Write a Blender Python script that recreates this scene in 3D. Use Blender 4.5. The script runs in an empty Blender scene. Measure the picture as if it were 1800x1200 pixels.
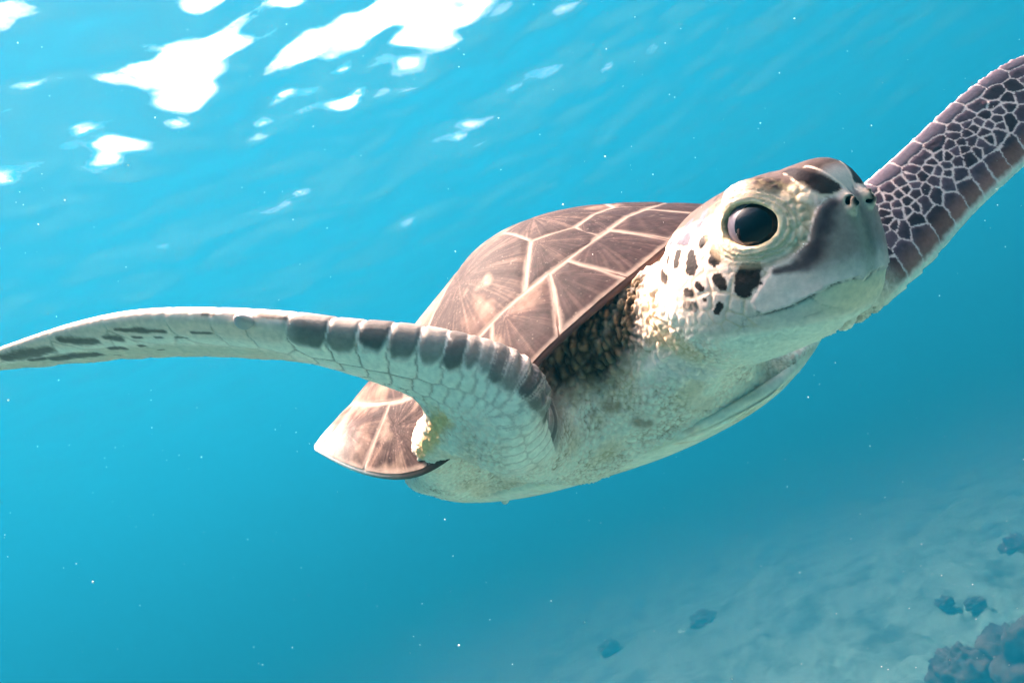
import bpy, math, random, os
import numpy as np
from mathutils import Matrix, Vector

sc = bpy.context.scene
rng = np.random.default_rng(7)

# ------------------------------------------------------------------ camera
UPC = np.array([-.394, .903, -.174]); UPC /= np.linalg.norm(UPC)      # world up seen in the camera's own axes
BACK = np.array([0., 0., 1.])
YC = -(BACK - UPC * BACK.dot(UPC)); YC /= np.linalg.norm(YC)           # level, away from the lens
XC = np.cross(YC, UPC)
RW = np.array([XC, YC, UPC])                                           # camera axes -> world axes
SEA = 4.0                                                               # size of the sea around the animal
CAMPOS = np.array([0., 0., 2.95 * SEA])                                # metres above the sea floor
cam = bpy.data.cameras.new('camera')
cam.lens = 23.0; cam.sensor_width = 36.0; cam.clip_start = .01; cam.clip_end = 4000
cam_o = bpy.data.objects.new('camera', cam); sc.collection.objects.link(cam_o)
M4 = np.eye(4); M4[:3, :3] = RW; M4[:3, 3] = CAMPOS
cam_o.matrix_world = Matrix(M4.tolist())
sc.camera = cam_o
# ------------------------------------------------------------------ light: sky, sun, exposure
SUN_C = np.array([-.60, .68, -.38]); SUN_C /= np.linalg.norm(SUN_C)     # towards the sun, camera axes (high, to the left, a little ahead)
SUN_W = RW @ SUN_C
sun_el = math.asin(SUN_W[2]); sun_az = math.atan2(SUN_W[0], SUN_W[1])
w = bpy.data.worlds.new('World'); sc.world = w; w.use_nodes = True
sky = w.node_tree.nodes.new('ShaderNodeTexSky'); sky.sky_type = 'NISHITA'; sky.sun_disc = False
sky.sun_elevation = sun_el; sky.sun_rotation = sun_az; sky.dust_density = 10.0; sky.air_density = 1.0; sky.ozone_density = 1.0
bg = w.node_tree.nodes['Background']; bg.inputs[1].default_value = .10
w.node_tree.links.new(sky.outputs[0], bg.inputs[0])
sun = bpy.data.lights.new('sun', 'SUN'); sun.energy = 3.2; sun.angle = math.radians(4.0); sun.color = (1., .88, .75)
sun_o = bpy.data.objects.new('sun', sun); sc.collection.objects.link(sun_o)
sun_o.rotation_euler = Vector(SUN_W.tolist()).to_track_quat('Z', 'Y').to_euler()
vs = sc.view_settings; vs.view_transform = 'Standard'; vs.look = 'None'; vs.gamma = 1.0; vs.use_curve_mapping = False
vs.exposure = 4.1
cy = sc.cycles; cy.use_denoising = True; cy.max_bounces = 6; cy.diffuse_bounces = 2; cy.glossy_bounces = 2; cy.transmission_bounces = 3; cy.volume_bounces = 1; cy.transparent_max_bounces = 8
cy.caustics_reflective = False; cy.caustics_refractive = False; cy.sample_clamp_indirect = 6.0; cy.use_adaptive_sampling = True; cy.adaptive_threshold = .015
# ------------------------------------------------------------------ helpers
def nrm(v): v = np.asarray(v, float); return v / np.linalg.norm(v)
def smin(a, b, k):
    h = np.clip(.5 + .5 * (b - a) / k, 0, 1)
    return b + (a - b) * h - k * h * (1 - h)
def smax(a, b, k): return -smin(-a, -b, k)
def sstep(a, b, x):
    t = np.clip((x - a) / (b - a), 0, 1); return t * t * (3 - 2 * t)
def catmull(P, n):
    """n points along a smooth curve through the rows of P (any columns)."""
    P = np.asarray(P, float); m = len(P)
    Q = np.vstack([2 * P[0] - P[1], P, 2 * P[-1] - P[-2]])
    t = np.linspace(0, m - 1 - 1e-9, n); i = t.astype(int); f = (t - i)[:, None]
    a, b, c, d = Q[i], Q[i + 1], Q[i + 2], Q[i + 3]
    return .5 * (2 * b + (c - a) * f + (2 * a - 5 * b + 4 * c - d) * f**2 + (3 * b - a - 3 * c + d) * f**3)
def curve1(xs, ys, n=400):
    """smooth function through knots, as a lookup"""
    t = catmull(np.column_stack([xs, ys]), n); o = np.argsort(t[:, 0])
    X, Y = t[o, 0], t[o, 1]
    return lambda q: np.interp(q, X, Y)

# ------------------------------------------------------------------ frames of the turtle (metres, camera-aligned axes; z towards the lens)
class Frame:
    def __init__(s, o, F, L, U): s.o = np.array(o, float); s.A = np.array([nrm(F), nrm(L), nrm(U)])
    def inv(s, P): return (P - s.o) @ s.A.T          # to local (forward, left, up)
    def out(s, P): return np.asarray(P) @ s.A + s.o
def frame(o, F, U):
    F = nrm(F); U = np.array(U, float); U = nrm(U - F * F.dot(U)); return Frame(o, F, np.cross(U, F), U)

HEAD = frame((.1396, .0443, -.352), (.462, .138, .876), (-.33, .945, .025))
SHELL = frame((.0214, -.0029, -.6073), (.5326, .3687, .7618), (-.5521, .8336, -.0175))
# ------------------------------------------------------------------ shell shape, shell frame: x forward, y left, z up
OUTL = np.array([(.204, 0), (.201, .05), (.188, .095), (.150, .157), (.082, .199), (.0, .214), (-.082, .196), (-.146, .147), (-.201, .082), (-.228, .022), (-.234, 0)])
_oc = catmull(OUTL, 300)
_full = np.vstack([_oc, (_oc * [1, -1])[::-1][1:]])
_ang = np.arctan2(_full[:, 1], _full[:, 0]); _rad = np.hypot(_full[:, 0], _full[:, 1])
_o = np.argsort(_ang); _ang, _rad = _ang[_o], _rad[_o]
def r_out(phi): return np.interp(phi, _ang, _rad, period=2 * math.pi)
_keel = curve1([-.228, -.091, .073, .228], [.047, .0671, .112, .106])
_rimz = curve1(np.linspace(0, math.pi, 6), [.0103, -.002, -.026, .030, .0089, -.0054])
def rho_of(x, y): return np.hypot(x, y) / r_out(np.arctan2(y, x))
def dome(x, y):
    r = np.clip(rho_of(x, y), 0, 1)
    return _keel(x) * (1 - r**1.572)**.94 + _rimz(np.abs(np.arctan2(y, x))) * r**2
def polar(rho, phi):
    r = r_out(phi) * rho
    return r * np.cos(phi), r * np.sin(phi)
# ------------------------------------------------------------------ the animal's skin as one implicit solid
cm = .01
_hx = np.array([-5.2, -4.4, -3, -1, 1, 2.5, 3.7, 4.4, 4.8]) * cm
_hw = curve1(_hx, np.array([2.6, 3.5, 4.0, 4.1, 3.8, 3.35, 2.75, 2.1, 1.4]) * cm)          # half width
_ht = curve1(_hx, np.array([3.0, 3.6, 4.1, 4.35, 4.38, 4.05, 3.5, 3.0, 2.2]) * cm)          # top
_hb = curve1(_hx, np.array([-2.5, -3.6, -4.4, -4.8, -4.6, -4.2, -3.8, -3.2, -2.3]) * cm)   # underside
def head_field(P):
    q = HEAD.inv(P); x, y, z = q[:, 0], q[:, 1], q[:, 2]
    xc = np.clip(x, _hx[0], _hx[-1])
    w, t, b = _hw(xc), _ht(xc), _hb(xc)
    zc = (t + b) * .5; h = (t - b) * .5
    zz = (z - zc) / h; yy = np.abs(y) / w
    yy = yy * (1 + .10 * sstep(0., 1., zz) * sstep(.035, -.01, x))    # narrower on top than at the jaw
    n = 2.3 + .9 * sstep(.005, .045, x)
    k = (yy**n + np.abs(zz)**n)**(1 / n)
    d = (k - 1) * np.minimum(w, h) * .9
    d = np.maximum(d, 0) + np.minimum(d, 0)
    ex = np.maximum(x - _hx[-1], 0) + np.maximum(_hx[0] - x, 0)
    d = np.where(ex > 0, np.hypot(np.maximum(d, 0), ex), d)
    sn = (q - [.036, 0, .004]) / [.0188, .0256, .0368]                                    # blunt snout
    n1 = (np.abs(sn)**2.5).sum(1)**(1 / 2.5)
    return smin(d, (n1 - 1) * .017, .005)

EYE = np.array([.0205, -.0327, .0211]); EYE_R = .0155                     # on the animal's right; the left one mirrors it
EYE_N = nrm((.30, -.93, .21))                                              # where it looks
EYE_C = EYE - EYE_N * .0118
EYE_X = nrm(np.array([1., 0, -.12]) - EYE_N * EYE_N.dot([1., 0, -.12])); EYE_Y = np.cross(EYE_X, EYE_N)
if EYE_Y[2] < 0: EYE_Y = -EYE_Y
NOSTRIL = np.array([.0543, -.0066, .0142])
def eye_coords(q):
    """head-local points, both sides folded to the right: in-plane coordinates around the eye opening and height along its axis"""
    m = q.copy(); m[:, 1] = -np.abs(m[:, 1]); r = m - EYE_C
    return r @ EYE_X, r @ EYE_Y, r @ EYE_N, np.linalg.norm(r, axis=1)
EYE_A, EYE_B = .0142, .0108
def eye_k(ex, ey):
    c, s_ = math.cos(-.20), math.sin(-.20)
    a, b = ex * c + ey * s_, -ex * s_ + ey * c
    return np.sqrt((a / EYE_A)**2 + (b / np.where(b > 0, .0094, .0114))**2)
def head_features(P, d):
    m = d < .03
    q = HEAD.inv(P[m]); ex, ey, en, er = eye_coords(q); k = eye_k(ex, ey)
    h = d[m]
    lid = er - .0182
    h = smin(h, lid, .008)                                                   # bulge of the lids
    brow = np.linalg.norm((np.column_stack([ex, ey, en]) - [-.002, .0155, .0085]) / [1.5, .8, .8], axis=1) - .0075
    h = smin(h, brow, .008)
    hole = np.maximum((k - 1) * EYE_B, .006 - en)
    h = smax(h, -hole, .0016)
    f = q.copy(); f[:, 1] = -np.abs(f[:, 1])
    nn_ = np.linalg.norm((f - NOSTRIL) / [1., .8, 1.25], axis=1) - .0030
    h = smax(h, -nn_, .0018)
    rim = np.abs(np.linalg.norm((f - NOSTRIL) / [1., .8, 1.2], axis=1) - .0043) - .0005
    h = smin(h, rim, .0025)
    d = d.copy(); d[m] = h
    return d

class Sweep:
    """an elliptical tube along a curve; rows: x, y, z, chord half-width, half-thickness, chord direction"""
    def __init__(s, rows, n=90, lead=0.):
        r = catmull(rows, n); s.c = r[:, :3]; s.wa = r[:, 3]; s.wb = r[:, 4]
        t = np.gradient(s.c, axis=0); s.t = t / np.linalg.norm(t, axis=1)[:, None]
        a = r[:, 5:8]; a = a - s.t * (a * s.t).sum(1)[:, None]; s.a = a / np.linalg.norm(a, axis=1)[:, None]
        s.b = np.cross(s.t, s.a)
        s.len = np.concatenate([[0], np.cumsum(np.linalg.norm(np.diff(s.c, axis=0), axis=1))]); s.lead = lead
        s.lo = s.c.min(0) - s.wa.max() - .03; s.hi = s.c.max(0) + s.wa.max() + .03
    def local(s, P):
        out = np.empty((len(P), 7))
        for i in range(0, len(P), 100000):
            p = P[i:i + 100000]
            d = -2 * p @ s.c.T + (s.c**2).sum(1)[None]
            j = d.argmin(1); j = np.clip(j, 1, len(s.c) - 2)
            dl = ((p - s.c[j]) * s.t[j]).sum(1); step = (s.len[j + 1] - s.len[j - 1]) * .5
            f = j + np.clip(dl / step, -1, 1); k = np.clip(f.astype(int), 0, len(s.c) - 2); f = (f - k)[:, None]
            mix = lambda A: A[k] * (1 - f) + A[k + 1] * f
            c, a, b, t = mix(s.c), mix(s.a), mix(s.b), mix(s.t); r = p - c
            f = f[:, 0]
            out[i:i + 100000, 0] = s.len[k] * (1 - f) + s.len[k + 1] * f
            out[i:i + 100000, 1] = (r * a).sum(1); out[i:i + 100000, 2] = (r * b).sum(1); out[i:i + 100000, 3] = (r * t).sum(1)
            out[i:i + 100000, 4] = s.wa[k] * (1 - f) + s.wa[k + 1] * f; out[i:i + 100000, 5] = s.wb[k] * (1 - f) + s.wb[k + 1] * f
            out[i:i + 100000, 6] = k
        return out
    def field(s, P):
        d = np.full(len(P), .1)
        m = ((P > s.lo) & (P < s.hi)).all(1)
        if m.any():
            q = s.local(P[m]); u, v, wa, wb = q[:, 1], q[:, 2], q[:, 4], q[:, 5]
            e = np.maximum(np.abs(q[:, 3]) - .002, 0)
            if s.lead: wb = wb * (1 + s.lead * np.clip(-u / wa, -1, 1))
            k = np.sqrt((u / wa)**2 + (v / wb)**2); g = np.sqrt((u / wa**2)**2 + (v / wb**2)**2) + 1e-9
            dd = k * (k - 1) / g
            d[m] = np.where(e > 0, np.sqrt(np.maximum(dd, 0)**2 + e**2), dd)
        return d
def ellipsoid(P, fr, c, r):
    q = (fr.inv(P) - np.array(c)); r = np.array(r)
    k = np.sqrt(((q / r)**2).sum(1)); g = np.sqrt(((q / r**2)**2).sum(1)) + 1e-9
    return k * (k - 1) / g
def row(x, y, z, wa, wb, ch): return [x, y, z, wa, wb] + list(ch)
# chord vectors run from leading edge to trailing edge
ch = (0., -.30, -.95)
UPPER_ARM = Sweep([row(0.0450, -0.0633, -0.4700, .032, .030, (-.6, -.4, -.7)), row(0.0110, -0.0614, -0.4200, .029, .028, (-.7, -.3, -.7)), row(-0.0033, -0.0502, -0.3850, .0275, .025, (-.75, -.5, -.5)), row(-0.0039, -0.0360, -0.3700, .0225, .0215, (-.75, -.5, -.5)), row(-0.0102, -0.0255, -0.3670, .019, .018, (-.75, -.5, -.5))], n=28)
AXILLA = Sweep([row(-0.0212, -0.0293, -0.3750, .017, .017, (0, 0, -1)), row(-0.0339, -0.0460, -0.3980, .019, .017, (0, 0, -1)), row(-0.0490, -0.0670, -0.4400, .020, .018, (0, 0, -1)), row(-0.0533, -0.0852, -0.4900, .022, .02, (0, 0, -1)), row(-0.0470, -0.0963, -0.5400, .024, .024, (0, 0, -1))], n=18)
RIGHT_ARM = Sweep([row(0.0026, -0.0360, -0.3700, .0185, .0165, (-.3, -.6, -.6)), row(-0.0063, -0.0248, -0.3650, .022, .018, (-.3, -.6, -.6)), row(-0.0315, -0.0179, -0.3620, .028, .0165, (-.15, -.6, -.75)), row(-0.0616, -0.0110, -0.3630, .031, .0145, (-.08, -.48, -.85)), row(-0.0891, -0.0054, -0.3660, .032, .0122, (0, -.38, -.92)), row(-0.1158, -0.0003, -0.3700, .034, .0112, ch), row(-0.1533, 0.0026, -0.3750, .036, .0098, ch), row(-0.2009, 0.0027, -0.3850, .036, .0088, ch), row(-0.2473, -0.0014, -0.3950, .029, .0072, ch), row(-0.2958, -0.0088, -0.4050, .019, .0052, ch), row(-0.3296, -0.0140, -0.4120, .011, .0042, ch), row(-0.3428, -0.0155, -0.4150, .006, .004, ch)], n=52, lead=.25)
ARM_PAINT = Sweep([row(0.0402, -0.0957, -0.4400, .03, .03, (-.9, -.1, -.4)), row(0.0178, -0.0767, -0.4100, .03, .03, (-.9, .0, -.4)), row(0.0040, -0.0552, -0.3850, .028, .027, (-.93, -.05, -.35)), row(-0.0023, -0.0370, -0.3700, .024, .022, (-.75, -.5, -.4))] + [row(-0.0102, -0.0254, -0.3650, .023, .018, (-.4, -.65, -.65)), row(-0.0315, -0.0179, -0.3620, .028, .0165, (-.15, -.6, -.75)), row(-0.0616, -0.0110, -0.3630, .031, .0145, (-.08, -.48, -.85)), row(-0.0891, -0.0054, -0.3660, .032, .0122, (0, -.38, -.92)), row(-0.1158, -0.0003, -0.3700, .034, .0112, ch), row(-0.1533, 0.0026, -0.3750, .036, .0098, ch), row(-0.2009, 0.0027, -0.3850, .036, .0088, ch), row(-0.2473, -0.0014, -0.3950, .029, .0072, ch), row(-0.2958, -0.0088, -0.4050, .019, .0052, ch), row(-0.3296, -0.0140, -0.4120, .011, .0042, ch), row(-0.3428, -0.0155, -0.4150, .006, .004, ch)], n=140)
lc = (-.74, .62, -.25)
LEFT_ARM = Sweep([row(0.1982, 0.0369, -0.5300, .04, .035, lc), row(0.2535, 0.0461, -0.5300, .040, .03, lc), row(0.2973, 0.0839, -0.5300, .0415, .012, lc), row(0.3475, 0.1291, -0.5400, .0385, .0072, lc), row(0.4065, 0.1808, -0.5500, .039, .0056, lc), row(0.4529, 0.2167, -0.5600, .036, .0048, lc), row(0.4957, 0.2429, -0.5700, .025, .0044, lc), row(0.5225, 0.2600, -0.5750, .012, .004, lc)], n=44, lead=.25)
NECK = Sweep([[0.1500, 0.0390, -0.3450] + [.034, .036, -.241, .967, -.025], [0.1262, 0.0259, -0.3720] + [.039, .040, -.241, .967, -.025], [0.1093, 0.0125, -0.4120] + [.039, .039, -.3, .95, 0], [0.0900, -0.0020, -0.4500] + [.043, .043, -.4, .9, 0], [0.0682, -0.0128, -0.4900] + [.048, .048, -.4, .9, 0], [0.0461, -0.0230, -0.5300] + [.05, .05, -.4, .9, 0]], n=34)
HIND = [Sweep([list(SHELL.out((-.13, y * .06, -.015))) + [.035, .022] + list(SHELL.A[1] * y), list(SHELL.out((-.19, y * .055, .0))) + [.036, .012] + list(SHELL.A[1] * y), list(SHELL.out((-.235, y * .05, .005))) + [.03, .007] + list(SHELL.A[1] * y), list(SHELL.out((-.258, y * .045, .008))) + [.012, .004] + list(SHELL.A[1] * y)], n=14) for y in (1, -1)]
def skin_field(P):
    d = head_features(P, head_field(P))
    d = smin(d, NECK.field(P), .012)
    t = ellipsoid(P, SHELL, (-.005, 0, -.041), (.18, .158, .050))
    t = smin(t, ellipsoid(P, SHELL, (.125, 0, -.064), (.098, .118, .048)), .03)
    t = smin(t, ellipsoid(P, SHELL, (.115, 0, -.022), (.075, .128, .026)), .015)
    t = smin(t, np.linalg.norm(P - np.array([0.0572, 0.0000, -0.4700]), axis=1) - .056, .02)
    t = smin(t, np.linalg.norm(P - np.array([0.0867, 0.0248, -0.4750]), axis=1) - .040, .02)
    sq = SHELL.inv(P); zc = -.075 - .115 * sq[:, 0] + .6 * np.minimum(sq[:, 0], 0)**2
    bq = np.column_stack([sq[:, 0] - .008, sq[:, 1], sq[:, 2] - zc]) / [.216, .125, .026]; kb = np.sqrt((bq**2).sum(1))
    t = smin(t, kb * (kb - 1) / (np.sqrt(((bq / [.216, .125, .026])**2).sum(1)) + 1e-9), .022)           # flesh down to the belly plate
    d = smin(d, t, .03)
    ra = smin(UPPER_ARM.field(P), RIGHT_ARM.field(P), .014)
    ra = smin(ra, AXILLA.field(P), .024)
    d = smin(d, ra, .028)
    d = smin(d, LEFT_ARM.field(P), .02)
    for h in HIND: d = smin(d, h.field(P), .02)
    return d
import openvdb
def extract(field, lo, hi, h, B=4, margin=1.7):
    """surface of an implicit solid: coarse pass first, full detail only near the surface"""
    lo = np.array(lo, float); n = (np.ceil((np.array(hi) - lo) / (h * B))).astype(int)
    ax = [lo[i] + (np.arange(n[i]) + .5) * h * B for i in range(3)]
    G = np.stack(np.meshgrid(*ax, indexing='ij'), -1).reshape(-1, 3)
    f = np.concatenate([field(G[i:i + 200000]) for i in range(0, len(G), 200000)])
    act = np.abs(f) < h * B * margin
    full = np.repeat(np.repeat(np.repeat(np.where(f.reshape(n) > 0, .05, -.05).astype(np.float32), B, 0), B, 1), B, 2)
    ids = np.argwhere(act.reshape(n)) * B
    off = np.stack(np.meshgrid(*[np.arange(B)] * 3, indexing='ij'), -1).reshape(-1, 3)
    for i in range(0, len(ids), 4000):
        idx = (ids[i:i + 4000, None] + off[None]).reshape(-1, 3)
        v = field(lo + (idx + .5) * h)
        full[idx[:, 0], idx[:, 1], idx[:, 2]] = v
    g = openvdb.FloatGrid(.05); g.copyFromArray(full)
    pts, quads = g.convertToQuads(isovalue=0.)
    return lo + (np.asarray(pts, float) + .5) * h, np.asarray(quads)

def mesh_np(name, V, Q):
    me = bpy.data.meshes.new(name)
    V = np.ascontiguousarray(V, np.float32); Q = np.ascontiguousarray(Q, np.int32)
    me.vertices.add(len(V)); me.vertices.foreach_set('co', V.ravel())
    k = Q.shape[1]
    me.loops.add(Q.size); me.loops.foreach_set('vertex_index', Q.ravel())
    me.polygons.add(len(Q)); me.polygons.foreach_set('loop_start', np.arange(0, Q.size, k, dtype=np.int32))
    me.update(calc_edges=True); me.validate()
    me.polygons.foreach_set('use_smooth', np.ones(len(me.polygons), bool))
    return me
def set_col(me, C, name='col'):
    a = me.attributes.new(name, 'FLOAT_COLOR', 'POINT'); a.data.foreach_set('color', np.column_stack([C, np.ones(len(C))]).astype(np.float32).ravel())
# ------------------------------------------------------------------ noise, cells and brush strokes on points
_TN = 64
_tab = np.random.default_rng(12345).random((_TN**3 + 7919 * 8,)).astype(np.float32) * 2 - 1
def _idx(ix, iy, iz, k): return ((ix & 63) << 12) + ((iy & 63) << 6) + (iz & 63) + (k % 8) * 7919
def vnoise(P, k=0):
    P = np.asarray(P, np.float32) + np.float32((k // 8) * 3.71 % 64); Fl = np.floor(P); I = Fl.astype(np.int32); f = P - Fl; f = f * f * (3 - 2 * f)
    fx, fy, fz = f[:, 0], f[:, 1], f[:, 2]; x0, y0, z0 = [(I[:, i] & 63) for i in range(3)]; x1, y1, z1 = (x0 + 1) & 63, (y0 + 1) & 63, (z0 + 1) & 63
    o = (k % 8) * 7919; x0 = (x0 << 12) + o; x1 = (x1 << 12) + o; y0 = y0 << 6; y1 = y1 << 6; T = _tab
    def lerp(a, b, t): return a + (b - a) * t
    def zl(xy): return lerp(T[xy + z0], T[xy + z1], fz)
    return lerp(lerp(zl(x0 + y0), zl(x0 + y1), fy), lerp(zl(x1 + y0), zl(x1 + y1), fy), fx)
def fbm(P, k=0, o=3):
    r, a, t = 0, .5, 0
    for i in range(o): r = r + a * vnoise(P * 2**i + 17.3 * i, k + i); t += a; a *= .5
    return r / t
_jit = np.random.default_rng(777).random((4, 32**3)).astype(np.float32)
def cells(P, k=0):
    """distance to the nearest cell border (in cell units) and a random number per cell"""
    P = np.asarray(P, np.float32) + np.float32(k * 5.37); Fl = np.floor(P); I = Fl.astype(np.int32); fr = P - Fl; n = len(P)
    f1 = np.full(n, 9., np.float32); f2 = f1.copy(); idv = np.zeros(n, np.float32)
    for dx in (-1, 0, 1):
        ax_ = ((I[:, 0] + dx) & 31) << 10; gx_ = dx + .15 - fr[:, 0]
        for dy in (-1, 0, 1):
            ay_ = ax_ + (((I[:, 1] + dy) & 31) << 5); gy_ = dy + .15 - fr[:, 1]
            for dz in (-1, 0, 1):
                j = ay_ + ((I[:, 2] + dz) & 31)
                d = (gx_ + .7 * _jit[0][j])**2 + (gy_ + .7 * _jit[1][j])**2 + (dz + .15 - fr[:, 2] + .7 * _jit[2][j])**2
                m = d < f1
                f2 = np.where(m, f1, np.minimum(f2, d)); idv = np.where(m, _jit[3][j], idv); f1 = np.where(m, d, f1)
    return (np.sqrt(f2) - np.sqrt(f1)) * .5, idv
def seeds_edge(X, S, ids):
    """border distance in a seeded partition: X points, S seeds, ids which scale a seed belongs to"""
    n = len(X); e = np.zeros(n); own = np.zeros(n, int); S = np.asarray(S, float); ids = np.asarray(ids)
    for i in range(0, n, 20000):
        x = X[i:i + 20000]
        d = np.sqrt(np.maximum((x**2).sum(1)[:, None] - 2 * x @ S.T + (S**2).sum(1)[None], 0))
        j = d.argmin(1); o = ids[j]; f1 = d[np.arange(len(x)), j]
        d2 = np.where(ids[None] == o[:, None], 9., d).min(1)
        e[i:i + 20000] = (d2 - f1) * .5; own[i:i + 20000] = o
    return e, own
def stroke(X, L):
    """min over a tapered polyline of distance / radius; L rows: x, y, z, radius"""
    L = np.asarray(L, float); r = np.full(len(X), 99.)
    if len(L) == 0: return r
    if len(L) == 1: L = np.vstack([L, L])
    for a, b in zip(L[:-1], L[1:]):
        rm = max(a[3], b[3]) * 4 + .004
        m = ((X > np.minimum(a[:3], b[:3]) - rm) & (X < np.maximum(a[:3], b[:3]) + rm)).all(1)
        if not m.any(): continue
        x = X[m] - a[:3]; ab = b[:3] - a[:3]; t = np.clip(x @ ab / (ab @ ab + 1e-12), 0, 1)
        d = np.linalg.norm(x - t[:, None] * ab, axis=1) / (a[3] + (b[3] - a[3]) * t)
        r[m] = np.minimum(r[m], d)
    return r
def lin(r, g, b):
    c = np.array([r, g, b]) / 255.
    return np.where(c < .04045, c / 12.92, ((c + .055) / 1.055)**2.4)
def blend(C, col, w): 
    w = np.clip(w, 0, 1)[:, None]; C *= 1 - w; C += w * np.asarray(col)
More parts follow.
